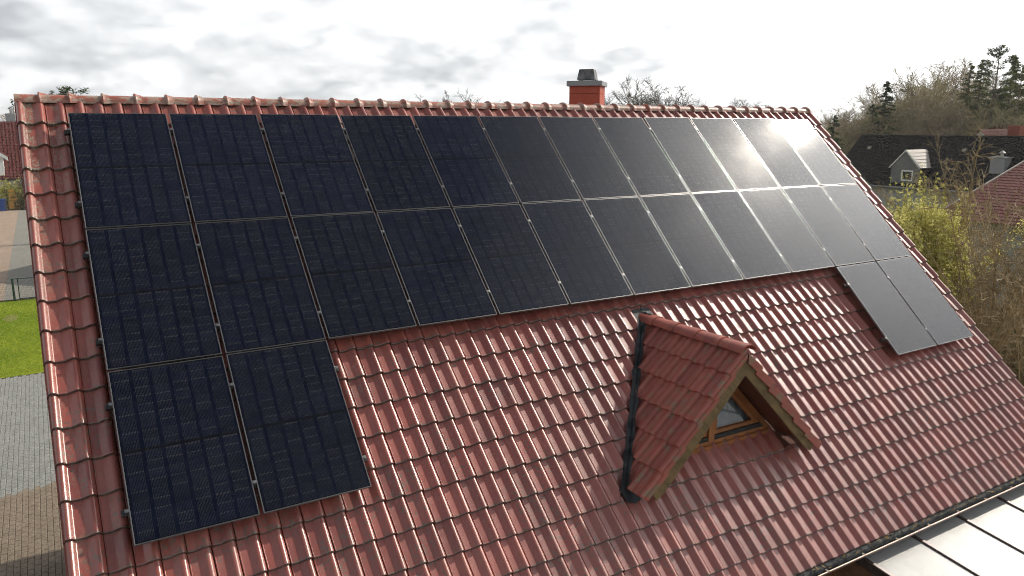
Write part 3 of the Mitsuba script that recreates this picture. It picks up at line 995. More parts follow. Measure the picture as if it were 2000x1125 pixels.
struct('terrace', sheet(2.0, 16.0, -11.0, wall_y0, 0.0), 'brown_block')
# wall boards seen in the dark beside the patio roof
for q in range(14):
    z0 = 0.3 + q * 0.14
    add('tiled_house__wall__board', box(5.4, 8.02, wall_y0 - 0.022, wall_y0 + .002, z0, z0 + 0.132), 'wall_wood')

# ------------------------------------------------------------------ vegetation


def grow(rg, base, height, r0, spread=0.55, levels=(9, 6, 6, 5), lens=(0.55, 0.5, 0.5, 0.45), angle=(0.75, 0.7, 0.7, 0.7), trop=(0.10, 0.12, 0.08, 0.04), start=0.3, lean=(0, 0), minr=0.006, bole=0.85):
    """a bare tree: segments per level, as (a, b, ra, rb) arrays"""
    out = []
    P = np.array([base], float)
    D = np.array([[lean[0], lean[1], 1.0]])
    D /= np.linalg.norm(D)
    L = np.array([height * bole])
    R = np.array([r0])
    nseg = 6
    for lev in range(len(levels) + 1):
        pts, dirs = [P], D.copy()
        cur = P.copy()
        ds = [D]
        for s in range(nseg):
            dirs = dirs + rg.normal(0, 0.10 + 0.05 * lev, dirs.shape)
            dirs[:, 2] += trop[min(lev, len(trop) - 1)] * (1 if lev else 0.0)
            dirs /= np.linalg.norm(dirs, axis=1, keepdims=True)
            cur = cur + dirs * (L / nseg)[:, None]
            pts.append(cur)
            ds.append(dirs)
        pts, ds = np.stack(pts, 1), np.stack(ds, 1)                      # (n, nseg+1, 3)
        tt = np.linspace(0, 1, nseg + 1)
        rad = np.maximum(R[:, None] * (1 - 0.75 * tt), minr)
        out.append((pts[:, :-1].reshape(-1, 3), pts[:, 1:].reshape(-1, 3), rad[:, :-1].ravel(), rad[:, 1:].ravel()))
        if lev == len(levels):
            out.append(pts)
            break
        n, k = len(P), levels[lev]
        t = (start if lev == 0 else 0.2) + (1 - (start if lev == 0 else 0.2)) * (np.arange(k)[None] + rg.random((n, k))) / k
        idx = np.clip((t * nseg).astype(int), 0, nseg - 1)
        fr = t * nseg - idx
        ar = np.arange(n)[:, None]
        start_p = pts[ar, idx] * (1 - fr[..., None]) + pts[ar, idx + 1] * fr[..., None]
        along = ds[ar, idx]
        rnd = rg.normal(0, 1, along.shape)
        perp = rnd - (rnd * along).sum(-1, keepdims=True) * along
        perp /= np.linalg.norm(perp, axis=-1, keepdims=True) + 1e-9
        an = angle[lev] * (0.75 + 0.5 * rg.random((n, k)))
        nd = along * np.cos(an)[..., None] + perp * np.sin(an)[..., None]
        taper = 1 - 0.55 * t if lev == 0 else 1 - 0.35 * t
        nl = L[:, None] * lens[lev] * taper * (0.75 + 0.5 * rg.random((n, k)))
        nr = np.maximum(np.take_along_axis(rad, idx, 1) * 0.62, minr)
        P, D, L, R = start_p.reshape(-1, 3), nd.reshape(-1, 3), nl.ravel(), nr.ravel()
        nseg = max(3, nseg - 1) if lev < 2 else 2
    return out


def leaves_on(rg, pts, n, size, spread):
    """small pointed leaf faces scattered along the twigs pts (m, k, 3)"""
    i, j = rg.integers(0, len(pts), n), rg.integers(0, pts.shape[1], n)
    c = pts[i, j] + rg.normal(0, spread, (n, 3))
    a = rg.normal(0, 1, (n, 3))
    a /= np.linalg.norm(a, axis=1, keepdims=True)
    b = np.cross(a, rg.normal(0, 1, (n, 3)))
    b /= np.linalg.norm(b, axis=1, keepdims=True) + 1e-9
    s = size * rg.uniform(.6, 1.3, (n, 1))
    v = np.stack([c - a * s, c + b * s * .45, c + a * s, c - b * s * .45], 1).reshape(-1, 3)
    return v, np.arange(4 * n).reshape(-1, 4)


def tri_faces(vf):
    v, f = vf
    f = np.asarray(f)
    if f.shape[1] == 4:
        f = np.vstack([f[:, [0, 1, 2]], f[:, [0, 2, 3]]])
    return v, f


# ---- bare deciduous trees: four shapes, reused at several sizes (unit height 1 -> scaled)
bare_shapes = []
for sd, kw in ((11, dict(levels=(13, 7, 6, 5), start=0.30, bole=.50, lens=(1.0, .6, .6, .62), angle=(.66, .65, .7, .75), trop=(0, .10, .05, .02))), (12, dict(levels=(14, 7, 5, 5), start=0.22, bole=.6, lens=(.8, .58, .6, .6), angle=(0.62, 0.65, 0.7, 0.75), trop=(0, .10, .06, .03))), (13, dict(levels=(12, 7, 6, 5), start=0.35, bole=.48, lens=(1.05, .6, .6, .6), angle=(0.8, 0.7, 0.75, 0.75), trop=(0, .10, .05, .02))), (14, dict(levels=(15, 6, 6, 5), start=0.2, bole=.68, lens=(.66, .58, .6, .6), angle=(0.48, 0.6, 0.65, 0.7), trop=(0, .10, .06, .03)))):
    g = grow(np.random.default_rng(sd), [0, 0, 0], 10.0, 0.21, minr=0.009, **kw)
    tr = merge([tubes(*g[0], sides=7), tubes(*g[1], sides=5)])
    tw = merge([tubes(*s, sides=3) for s in g[2:-1]])
    bare_shapes.append((tr, tw))


def bare_tree(name, label, x, y, h, kind, rot, width=1.0, group=None, m1='bark_grey', m2='twig_brown', cat='tree'):
    k = thing(name, label, cat, group)
    tr, tw = bare_shapes[kind]
    top = tw[0][:, 2].max()
    s = h / top
    M = T().translate([x, y, -0.05]).rotate([0, 0, 1], rot).scale([s * width, s * width, s])
    key = (kind, m1)
    if key not in bare_cache:
        bare_cache[key] = mikit.ply(tr, m1, smooth=True)
    key2 = (kind, m2, 't')
    if key2 not in bare_cache:
        bare_cache[key2] = mikit.ply(tw, m2)
    put(k + '__trunk', bare_cache[key], M)
    put(k + '__crown', bare_cache[key2], M)
    return k


bare_cache = {}


def conifer(rg, h, spread, start, droop=0.25, dens=1.0, pine=False):
    """(trunk, needles) of a conifer"""
    pts = np.array([[0.02 * h * math.sin(3 * t) * (0.4 if not pine else .8), 0.01 * h * math.sin(5 * t), t * h] for t in np.linspace(0, 1, 9)])
    rad = np.linspace(0.018 * h, 0.002 * h, 9)
    tr = [tubes(pts[:-1], pts[1:], rad[:-1], rad[1:], 6)]
    nb = int(70 * dens) if not pine else int(34 * dens)
    nee = []
    for q in range(nb):
        t = start + (1 - start) * (q + rg.random()) / nb
        base = np.array([np.interp(t, np.linspace(0, 1, 9), pts[:, i]) for i in range(3)])
        rel = (t - start) / (1 - start)
        L = spread * ((1 - rel) ** 0.85 + 0.06) * rg.uniform(.7, 1.2) if not pine else spread * (0.45 + 0.75 * math.sin(math.pi * min(1, rel * .9 + .12))) * rg.uniform(.6, 1.15)
        az = rg.random() * 6.283
        d = np.array([math.cos(az), math.sin(az), 0.25 if pine else 0.15])
        seg = 5
        p = [base]
        for s in range(seg):
            d = d + np.array([rg.normal(0, .1), rg.normal(0, .1), (rg.normal(0.05, .1) if pine else -droop * 0.35 + (0.12 if s > 3 else 0))])
            d /= np.linalg.norm(d)
            p.append(p[-1] + d * L / seg)
        p = np.array(p)
        tr.append(tubes(p[:-1], p[1:], np.linspace(.012, .005, seg) * h * .22, np.linspace(.010, .004, seg) * h * .22, 3))
        n = int((46 if not pine else 75) * dens)
        tt = rg.random(n) ** (0.7 if not pine else .35)
        c = np.stack([np.interp(tt, np.linspace(0, 1, seg + 1), p[:, i]) for i in range(3)], 1) + rg.normal(0, (0.05 if not pine else .10) * spread * (1 if pine else .35 + .65 * (1 - rel)), (n, 3)) * [1, 1, .55]
        a = rg.normal(0, 1, (n, 3)) * [1, 1, .5] + d * .8
        a /= np.linalg.norm(a, axis=1, keepdims=True)
        b = np.cross(a, rg.normal(0, 1, (n, 3)))
        b /= np.linalg.norm(b, axis=1, keepdims=True) + 1e-9
        s = spread * rg.uniform(.04, .10, (n, 1)) * (1 if pine else .5 + .5 * (1 - rel))
        v = np.stack([c - a * s, c + b * s * .28, c + a * s, c - b * s * .28], 1).reshape(-1, 3)
        nee.append((v, np.vstack([np.arange(4 * n).reshape(-1, 4)[:, [0, 1, 2]], np.arange(4 * n).reshape(-1, 4)[:, [0, 2, 3]]])))
    return merge(tr), merge(nee)


def con_tree(name, label, x, y, h, spread, start, seed, m='needle_dark', **kw):
    k = thing(name, label, 'tree')
    tr, ne = conifer(np.random.default_rng(seed), h, spread, start, **kw)
    M = T().translate([x, y, -0.05])
    scene[k + '__trunk'] = {**mikit.ply(tr, 'bark_grey', smooth=True), 'to_world': M}
    scene[k + '__crown'] = {**mikit.ply(ne, m), 'to_world': M}
    return k


# trees seen over the ridge
RT = dict(m2='ridge_twig')
bare_tree('bare_tree', 'bare rounded tree seen over the ridge just right of the chimney, the taller one', 49.9, 45.2, 12.6, 0, 40, 1.05, **RT)
bt = bare_tree('bare_tree', 'bare tree with a dark nest, between the chimney and the taller rounded tree', 45.6, 48.6, 11.7, 1, 10, 0.9, **RT)
bare_tree('bare_tree', 'bare twiggy tree close behind the tree with the nest, to its right', 52.0, 50.5, 11.5, 3, 200, 0.9, **RT)
bare_tree('bare_tree', 'low bare tree over the ridge left of the chimney', 33.6, 50.6, 11.35, 2, 95, 1.25, **RT)
bare_tree('bare_tree', 'low bare tree just left of the other, over the ridge', 31.4, 51.6, 10.9, 1, 20, 1.2, **RT)
bare_tree('bare_tree', 'small far tree top over the ridge, left one of two right of the rounded tree', 84.0, 74.0, 12.0, 3, 5, 1.0, **RT)
bare_tree('bare_tree', 'small far tree top over the ridge, right one of two near the ridge end', 90.0, 69.0, 12.0, 0, 65, 1.2, **RT)
nk = thing('bird_nest', 'dark round nest of sticks high in the bare tree right of the chimney', 'nest')
n_ = 260
c0 = rng.normal(0, 1, (n_, 3))
c0 /= np.linalg.norm(c0, axis=1, keepdims=True)
c0 = c0 * rng.uniform(.4, 1, (n_, 1)) * [.42, .42, .30]
dd = rng.normal(0, .16, (n_, 3)) * [1, 1, .4]
NEST = np.array([45.0, 49.0, 11.05])
scene[nk] = mikit.ply(tubes(c0 + NEST - dd, c0 + NEST + dd, .03, .02, 3), 'bark_grey')
# pines over the ridge at the far left
con_tree('pine_tree', 'dark pine crown peeping over the ridge at the left', 2.15, 49.5, 10.15, 1.5, 0.45, 31, 'needle_dark', pine=True)
con_tree('pine_tree', 'thin pine top left of the other at the left ridge end', 0.95, 49.8, 9.9, 0.7, 0.6, 32, 'needle_dark', pine=True)
con_tree('spruce_tree', 'dark spruce behind the chimney of the red roofed house at the far left', -2.0, 95.0, 10.8, 2.0, 0.1, 33)
bare_tree('bare_tree', 'pale bare tree at the left edge behind the far red roofed house', -4.6, 99.0, 10.6, 2, 30, 1.1)

# the wood behind the dark roofed house
wood = [  # azimuth from +y, distance, height, kind, width
    (52.3, 88, 8.9, 1, 1.1), (53.0, 98, 9.8, 3, 1.1), (53.9, 92, 9.6, 0, 1.1), (54.6, 100, 10.2, 3, 1.0), (55.2, 95, 10.4, 1, 1.0), (56.1, 98, 11.2, 2, .95), (56.9, 104, 13.0, 3, 1.0),
    (57.5, 92, 12.6, 0, .95), (58.2, 100, 13.6, 1, .95), (58.9, 95, 13.4, 2, .95), (59.5, 101, 15.6, 0, .95), (60.1, 94, 14.4, 3, 1.0), (60.8, 104, 15.3, 1, .95), (61.6, 96, 13.6, 2, .95), (62.8, 99, 13.8, 3, 1.0), (63.6, 94, 13.0, 0, .95), (64.6, 100, 14.0, 1, 1.0), (65.6, 96, 14.0, 2, 1.0),
    (57.0, 84, 10.2, 1, 1.2), (58.4, 82, 10.4, 3, 1.2), (60.3, 83, 11.0, 0, 1.1), (62.0, 85, 10.8, 2, 1.1), (63.4, 82, 10.2, 1, 1.1), (55.6, 86, 9.2, 0, 1.2), (53.4, 84, 8.6, 2, 1.2), (54.4, 83, 8.2, 3, 1.2)]
wood.sort()
ords = ['first', 'second', 'third', 'fourth', 'fifth', 'sixth', 'seventh', 'eighth', 'ninth', 'tenth', 'eleventh', 'twelfth', 'thirteenth', 'fourteenth', 'fifteenth', 'sixteenth', 'seventeenth', 'eighteenth', 'nineteenth', 'twentieth',
        'twenty first', 'twenty second', 'twenty third', 'twenty fourth', 'twenty fifth', 'twenty sixth']
for q, (az, dist, h, kind, w) in enumerate(wood):
    a = math.radians(az)
    x, y = CAM[0] + dist * math.sin(a), CAM[1] + dist * math.cos(a)
    bare_tree('bare_tree', f'bare brown tree, {ords[q]} from the left in the wood beyond the dark roof', x, y, h, kind, (q * 67) % 360, w, 'bare trees of the wood beyond the dark roof', 'bark_grey', ('twig_olive', 'twig_brown')[q % 2])


def polar(az, dist):
    a = math.radians(az)
    return CAM[0] + dist * math.sin(a), CAM[1] + dist * math.cos(a)


con_tree('spruce_tree', 'dark pointed spruce at the left end of the wood beyond the dark roof', *polar(56.45, 84), 11.9, 3.0, 0.08, 41, dens=1.7)
con_tree('spruce_tree', 'small dark spruce beside the right end of our ridge, below the wood', *polar(53.45, 80), 8.7, 2.4, 0.02, 42, dens=1.5)
con_tree('spruce_tree', 'pointed spruce left of the tall pine in the wood', *polar(61.05, 88), 13.6, 2.5, 0.2, 43, 'needle_olive', dens=1.5)
con_tree('spruce_tree', 'pointed spruce just left of the tall pine, the taller of two', *polar(61.65, 87), 13.8, 2.4, 0.25, 44, 'needle_olive', dens=1.5)
con_tree('pine_tree', 'tallest pine with a dark spreading top above the wood', *polar(62.45, 85), 14.6, 1.6, 0.62, 45, 'needle_dark', pine=True, dens=1.2)
con_tree('spruce_tree', 'broad dark conifer at the right edge of the wood, nearest the tall pine', *polar(63.3, 87), 14.1, 3.3, 0.22, 46, 'needle_olive', dens=1.7)
con_tree('spruce_tree', 'dark conifer at the right edge of the photo', *polar(64.1, 84), 13.2, 3.4, 0.2, 47, 'needle_olive', dens=1.7)
con_tree('pine_tree', 'pine with a bare stem between the conifers at the right edge', *polar(63.75, 82), 12.9, 1.4, 0.5, 48, 'needle_olive', pine=True)
con_tree('spruce_tree', 'low dark conifer under the pointed spruce at the left end of the wood', *polar(55.75, 85), 9.8, 2.7, 0.05, 49, dens=1.6)
# undergrowth that closes the wood: nobody could count it
seg = []
rg = np.random.default_rng(77)
n_ = 2600
az = np.radians(rg.uniform(51.6, 66.5, n_))
ds = rg.uniform(90, 125, n_)
bx, by = CAM[0] + ds * np.sin(az), CAM[1] + ds * np.cos(az)
hh = rg.uniform(2.5, 6.0, n_) * np.interp(np.degrees(az), [51.5, 54, 57, 66], [1.0, 1.1, 1.5, 1.6])
a0 = np.stack([bx, by, 0 * bx], 1)
mid = a0 + np.stack([rg.normal(0, .5, n_), rg.normal(0, .5, n_), hh * .55], 1)
a1 = mid + np.stack([rg.normal(0, .9, n_), rg.normal(0, .9, n_), hh * .45], 1)
side = [tubes(a0, mid, .07, .045, 3), tubes(mid, a1, .045, .015, 3)]
for q in range(3):
    st = a0 + (mid - a0) * rg.uniform(.4, 1, (n_, 1))
    side.append(tubes(st, st + np.stack([rg.normal(0, 1.0, n_), rg.normal(0, 1.0, n_), rg.uniform(.3, 1.6, n_)], 1), .03, .012, 3))
scene['undergrowth'] = mikit.ply(merge(side), 'twig_olive')
labels['undergrowth'] = {'label': 'tangle of brush and young stems filling the wood beyond the dark roof', 'category': 'undergrowth', 'kind': 'stuff'}

# ---- the big yellow green bush beside the right verge
rg = np.random.default_rng(91)
k = thing('willow_bush', 'large yellow green bush with upright shoots beside the right roof verge', 'bush')
wx, wy = 20.6, 2.1
stems, tips, leafpts = [], [], []
for q in range(46):
    az, rr_ = rg.random() * 6.283, 1.2 * math.sqrt(rg.random())
    b = np.array([wx + 0.35 * rr_ * math.cos(az), wy + 0.35 * rr_ * math.sin(az), 0])
    top = np.array([wx + 1.15 * rr_ * math.cos(az), wy + 1.15 * rr_ * math.sin(az), rg.uniform(3.2, 5.2) - 0.35 * rr_])
    g = grow(rg, b, np.linalg.norm(top - b), .045, levels=(7, 4), lens=(0.34, 0.5), angle=(.55, .6), start=.35, lean=tuple((top - b)[:2] / (top - b)[2]), minr=.006, trop=(0, .22, .2), bole=1.0)
    stems += [tubes(*g[0], sides=5), tubes(*g[1], sides=3)]
    tips.append(tubes(*g[2], sides=3))
    leafpts.append(g[-1])
sh = []
for q in range(150):                                                   # the season's upright shoots
    az, rr_ = rg.random() * 6.283, 1.42 * math.sqrt(rg.random())
    b = np.array([wx + rr_ * math.cos(az), wy + rr_ * math.sin(az), rg.uniform(3.4, 4.9) - .35 * rr_])
    hh = rg.uniform(.8, 1.9)
    p1 = b + np.array([rg.normal(0, .10), rg.normal(0, .10), hh * .5])
    p2 = p1 + np.array([rg.normal(0, .12), rg.normal(0, .12), hh * .5])
    sh.append((b, p1, p2))
sh = np.array(sh)
tips += [tubes(sh[:, 0], sh[:, 1], .014, .010, 3), tubes(sh[:, 1], sh[:, 2], .010, .005, 3)]
add(k + '__stem', merge(stems), 'twig_shrub')
add(k + '__shoot', merge(tips), 'twig_tip')
lp = np.concatenate(leafpts)
sp = np.stack([sh[:, 0] * (1 - t) + sh[:, 2] * t for t in np.linspace(0, 1, 9)], 1)
n_ = 2600
dv = rg.normal(0, 1, (n_, 3))
dv /= np.linalg.norm(dv, axis=1, keepdims=True)
dome = np.array([wx, wy, 3.45]) + dv * rg.uniform(.72, 1.0, (n_, 1)) * [1.5, 1.5, 2.1]
dome = dome[meshkit.fbm(dome * 1.5, 3) > .42][:, None]
lf = merge([tri_faces(leaves_on(rg, dome, 26000, .050, .09)), tri_faces(leaves_on(rg, lp, 34000, .046, .08)), tri_faces(leaves_on(rg, sp, 7500, .036, .02))])
add(k + '__foliage', lf, 'leaf_yellow')
labels[k + '__foliage'] = {'kind': 'stuff'}


def tangle(name, label, x, y, h, w, seed, n=34, m1='twig_shrub', leafn=0, rise=0.9):
    """a bare shrub of many arching stems with side twigs"""
    rg = np.random.default_rng(seed)
    k = thing(name, label, 'shrub')
    A, B, RA, RB, tw = [], [], [], [], []
    for q in range(n):
        az = rg.random() * 6.283
        p = np.array([x + rg.normal(0, .25 * w), y + rg.normal(0, .25 * w), 0.0])
        reach = w * rg.uniform(.3, 1.15)
        d = np.array([math.cos(az) * reach / h, math.sin(az) * reach / h, rise])
        d /= np.linalg.norm(d)
        L = h * rg.uniform(.7, 1.15)
        ns = 9
        r = .028
        for s in range(ns):
            d = d + rg.normal(0, .07, 3) - np.array([0, 0, .055 + .05 * (s > 5)]) + np.array([math.cos(az), math.sin(az), 0]) * .05
            d /= np.linalg.norm(d)
            p2 = p + d * L / ns
            A.append(p), B.append(p2), RA.append(r * (1 - .8 * s / ns)), RB.append(r * (1 - .8 * (s + 1) / ns))
            if s > 1:
                for c in range(5):
                    t = p + (p2 - p) * rg.random()
                    e = d * .6 + rg.normal(0, .55, 3) + [0, 0, .12]
                    e /= np.linalg.norm(e)
                    l1 = rg.uniform(.35, 1.0) * (1.1 - .5 * s / ns)
                    q1 = t + e * l1 * .5
                    e2 = e + rg.normal(0, .28, 3) - [0, 0, .18]
                    q2 = q1 + e2 / np.linalg.norm(e2) * l1 * .5
                    tw += [(t, q1), (q1, q2)]
                    for c2 in range(2):
                        e3 = e + rg.normal(0, .6, 3)
                        tw.append((q1, q1 + e3 / np.linalg.norm(e3) * l1 * .45))
            p = p2
    add(k + '__stem', tubes(np.array(A), np.array(B), np.array(RA), np.array(RB), 4), m1)
    tw = np.array(tw)
    add(k + '__twig_mass', tubes(tw[:, 0], tw[:, 1], .0085, .0045, 3), m1)
    labels[k + '__twig_mass'] = {'kind': 'stuff'}
    if leafn:
        add(k + '__foliage', tri_faces(leaves_on(rg, tw, leafn, .05, .05)), 'ivy')
        labels[k + '__foliage'] = {'kind': 'stuff'}
    return k


tangle('bare_shrub', 'bare brown arching shrub right of the yellow green bush, in front of the pale wall', 22.2, -.2, 5.0, 2.4, 101, 40)
tangle('bare_shrub', 'tall bare shrub with pale branches rising before the dark roof and its chimney', 23.0, .9, 7.2, 2.2, 102, 34, 'twig_shrub', 0, 1.5)
tangle('bare_shrub', 'bare brown shrub at the right edge of the photo over the red roof', 19.4, -1.2, 6.9, 2.5, 103, 56, 'twig_shrub', 0, 1.2)
tangle('bare_shrub', 'low tangled shrub below the yellow green bush, along the verge', 19.3, 0.9, 3.4, 2.0, 104, 40, 'twig_shrub', 500)
tangle('bare_shrub', 'low dark leafy shrub at the right edge above the ivy bank', 19.2, -0.7, 3.3, 2.0, 105, 36, 'twig_shrub', 14000)
# evergreen bank and ground plants below the shrubs
k = thing('ivy_bank', 'dark green ivy and ground plants under the bare shrubs at the right', 'ground cover')
rg = np.random.default_rng(55)
n_ = 9000
px, py = rg.uniform(20.5, 31.5, n_), rg.uniform(-2.5, 7.5, n_)
keep = (px + 1.75 * py > 27.2) & (px - 20 + py * 0.2 > 0)
hz = .9 * meshkit.fbm(np.stack([px * .5, py * .5, 0 * px], 1), 3)
pts = np.stack([px, py, hz * rg.random(n_) + .05], 1)[keep][:, None]
scene[k] = mikit.ply(tri_faces(leaves_on(rg, pts, 15000, .10, .06)), 'ivy')
labels[k]['kind'] = 'stuff'
k = thing('white_flowers', 'small white spring flowers scattered in the ivy bank', 'flowers')
scene[k] = mikit.ply(tri_faces(leaves_on(rg, pts[rg.random(len(pts)) < .1] + [0, 0, .45], 110, .045, .1)), 'petal')
labels[k]['kind'] = 'stuff'


def blades(rg, x0, x1, y0, y1, n, h, test=None):
    p = np.stack([rg.uniform(x0, x1, n), rg.uniform(y0, y1, n), np.zeros(n)], 1)
    if test is not None:
        p = p[test(p)]
    n = len(p)
    a = rg.random(n) * 6.283
    w = np.stack([np.cos(a), np.sin(a), 0 * a], 1) * .006
    tip = p + np.stack([rg.normal(0, .03, n), rg.normal(0, .03, n), h * rg.uniform(.5, 1.2, n)], 1)
    return np.stack([p - w, p + w, tip], 1).reshape(-1, 3), np.arange(3 * n).reshape(-1, 3)


scene['lawn__grass_blades'] = mikit.ply(blades(rg, -2.9, -0.4, 17.3, 29.8, 26000, .035), 'grass_blade')
labels['lawn__grass_blades'] = {'kind': 'stuff'}
scene['grass__tussocks'] = mikit.ply(blades(rg, 23.5, 33, -2, 8, 26000, .16), 'grass_blade')
labels['grass__tussocks'] = {'kind': 'stuff'}
scene['flower_bed__dry_grass'] = mikit.ply(blades(rg, 21.5, 27.6, -6, 1.6, 9000, .13), 'grass_blade_dry')
labels['flower_bed__dry_grass'] = {'kind': 'stuff'}

# ------------------------------------------------------------------ neighbouring houses


def tile_field(o, along, down, out, w, l, pitch=0.30, course=0.33, h=0.035, step=0.03, per=4):
    """a roof slope of corrugated, stepped tile courses, from the ridge point o"""
    n = int(round(w / pitch)) * per
    s = np.linspace(0, w, n + 1)
    prof = h * (0.5 + 0.5 * np.cos(2 * np.pi * s / pitch)) ** 2
    vs, fs, k = [], [], 0
    nc = int(math.ceil(l / course))
    for r in range(nc):
        d0, d1 = r * course, min(l, (r + 1) * course)
        rows = [(d0, 0.0), (d1, step), (d1, -0.02)]
        for d_, z in rows:
            vs.append(o + s[:, None] * along + d_ * down + (prof + z)[:, None] * out)
        i = np.arange(n)
        for q in range(2):
            b = k + q * (n + 1)
            fs.append(np.stack([b + i, b + n + 1 + i, b + n + 2 + i, b + 1 + i], 1))
        k += 3 * (n + 1)
    v, f = np.vstack(vs), np.vstack(fs)
    return v, np.vstack([f[:, [0, 1, 2]], f[:, [0, 2, 3]]])


def slope_axes(direction, pitch):
    """(down, out) for a slope that falls in the horizontal direction"""
    p = math.radians(pitch)
    d = np.array(direction, float)
    return d * math.cos(p) - np.array([0, 0, math.sin(p)]), d * math.sin(p) + np.array([0, 0, math.cos(p)])


X_, Y_ = np.array([1.0, 0, 0]), np.array([0, 1.0, 0])
# dark roofed house on the right: ridge along y at x = 63
k = thing('dark_roof_house', 'long house with a black tiled roof, a small grey gabled dormer and a grey chimney', 'house')
RX, RZ, RYT, EXX = 63.0, 6.9, 33.4, 58.7
dn, ou = slope_axes(-X_, 43)
sl_len = (RX - EXX) / math.cos(math.radians(43))
add(k + '__roof', tile_field(np.array([RX, 10.0, RZ]), Y_, dn, ou, RYT - 10.0, sl_len, 0.30, 0.34, .04, .045), 'dark_tile')
dn2, ou2 = slope_axes(X_, 43)
add(k + '__rear_roof', tile_field(np.array([RX, 10.0, RZ]), Y_, dn2, ou2, RYT - 10.0, sl_len, 0.6, 0.34, .04, .045, 2), 'dark_tile')
ez = RZ - math.tan(math.radians(43)) * (RX - EXX)
add(k + '__wall', prism([(EXX + .5, -.03), (2 * RX - EXX - .5, -.03), (2 * RX - EXX - .5, ez + .3), (RX, RZ - .25), (EXX + .5, ez + .3)], 1, 10.3, RYT - .25), 'pale_render')
add(k + '__gutter', tubes([[EXX - .05, 10, ez - .02]], [[EXX - .05, RYT, ez - .02]], .07, .07, 6), 'zinc')
rt = [moved(ridge_mesh(.42, False, .13, .10), frame(np.array([RX, 10 + q * .40, RZ - .02]), Y_, -X_, np.array([0, 0, 1.0]))) for q in range(58)]
add(k + '__ridge', join(rt), 'dark_tile', True)
# its dormer: gable towards us, ridge running back into the roof
dy, dzr, gxp = 26.55, 5.84, 59.0
dmk = k + '__dormer'
dnl, oul = slope_axes(Y_, 47)
dnr, our = slope_axes(-Y_, 47)
back = RX - (RZ - dzr) / math.tan(math.radians(43)) + .05
hw, zl = 1.25, dzr - 1.25 * math.tan(math.radians(47))
add(dmk, prism([(dy - hw + .08, 3.0), (dy + hw - .08, 3.0), (dy + hw - .08, zl + .02), (dy, dzr - .06), (dy - hw + .08, zl + .02)], 0, gxp, gxp + .12), 'grey_render')
labels[dmk] = {'label': 'grey gabled dormer with a small white window'}
for dn_, ou_, nm in ((dnl, oul, '__left_slope'), (dnr, our, '__right_slope')):
    f_ = tile_field(np.array([gxp - .12, dy, dzr]), X_, dn_, ou_, back - gxp + 0.12, hw / math.cos(math.radians(47)) + .1, 0.30, .34, .04, .04)
    add(dmk + nm, f_, 'light_tile' if nm == '__right_slope' else 'dark_tile')  # right slope gets paler tile: the sunlight on it is put into the colour
for sg in (-1, 1):
    add(dmk + '__verge_board', trimesh.convex.convex_hull(np.array([[gxp - .13 + a, dy + sg * b, dzr + .02 - b * math.tan(math.radians(47)) + c] for a in (0, .04) for b in (0, hw + .05) for c in (0, -.11)])), 'white_paint')
wy0, wy1, wz0, wz1 = dy - .72, dy + .24, 3.40, 4.24
wf = join([box(gxp - .03, gxp + .01, wy0, wy1, wz1 - .10, wz1), box(gxp - .03, gxp + .01, wy0, wy1, wz0, wz0 + .10), box(gxp - .03, gxp + .01, wy0, wy0 + .10, wz0 + .1, wz1 - .1), box(gxp - .03, gxp + .01, wy1 - .10, wy1, wz0 + .1, wz1 - .1)])
add(dmk + '__window_frame', wf, 'white_paint')
add(dmk + '__window_pane', box(gxp - .012, gxp - .004, wy0 + .1, wy1 - .1, wz0 + .1, wz1 - .1), 'dark_glass')
add(k + '__chimney', box(60.1, 61.0, 19.6, 20.62, 3.0, 5.40), 'zinc')
labels[k + '__chimney'] = {'label': 'grey metal clad chimney with a turning cowl'}
add(k + '__chimney__cap', box(60.03, 61.07, 19.53, 20.69, 5.402, 5.46), 'cap_metal')
add(k + '__chimney__cowl', join([trimesh.creation.cylinder(.13, .30, sections=10, transform=np.array([[1, 0, 0, 60.5], [0, 1, 0, 20.05], [0, 0, 1, 5.60], [0, 0, 0, 1.0]])), trimesh.creation.cone(.24, .20, sections=10, transform=np.array([[1, 0, 0, 60.5], [0, 1, 0, 20.05], [0, 0, 1, 5.75], [0, 0, 0, 1.0]]))]), 'steel')
for yy in (31.6, 23.4):
    add(k + '__vent_tile', box(RX - 1.3, RX - 1.05, yy, yy + .28, RZ - 1.15, RZ - .93), 'light_tile')

# red roofed house on the right, low pitch, its verge running down to the left
k = thing('red_roof_house', 'single storey house with a dark red tiled roof and pale wall behind the bare shrubs', 'house')
dn, ou = slope_axes(-X_, 17)
ex, rx = 31.6, 42.0
rz = 6.0 + (rx - 38.47) * math.tan(math.radians(17))
ezr = rz - (rx - ex) * math.tan(math.radians(17))
add(k + '__roof', tile_field(np.array([rx, -9.0, rz]), Y_, dn, ou, 17.0, (rx - ex) / math.cos(math.radians(17)), .25, .34, .022, .022), 'red_tile_far')
add(k + '__verge_board', trimesh.convex.convex_hull(np.array([[x, y, z + c] for (x, z) in ((rx, rz), (ex, ezr)) for y in (8.0, 8.05) for c in (.09, -.16)])), 'light_tile')
add(k + '__wall', prism([(ex + .7, -.03), (rx, -.03), (rx, rz - .15), (ex + .7, ezr + .08)], 1, -8.8, 7.6), 'pale_render')
for y0 in (-3.4, 0.6):
    add(k + '__window_frame', join([box(ex + .64, ex + .70, y0, y0 + 1.4, 2.3, 2.4), box(ex + .64, ex + .70, y0, y0 + 1.4, .95, 1.05), box(ex + .64, ex + .70, y0, y0 + .1, 1.05, 2.3), box(ex + .64, ex + .70, y0 + 1.3, y0 + 1.4, 1.05, 2.3)]), 'white_paint')
    add(k + '__window_pane', box(ex + .66, ex + .69, y0 + .1, y0 + 1.3, 1.05, 2.3), 'dark_glass')
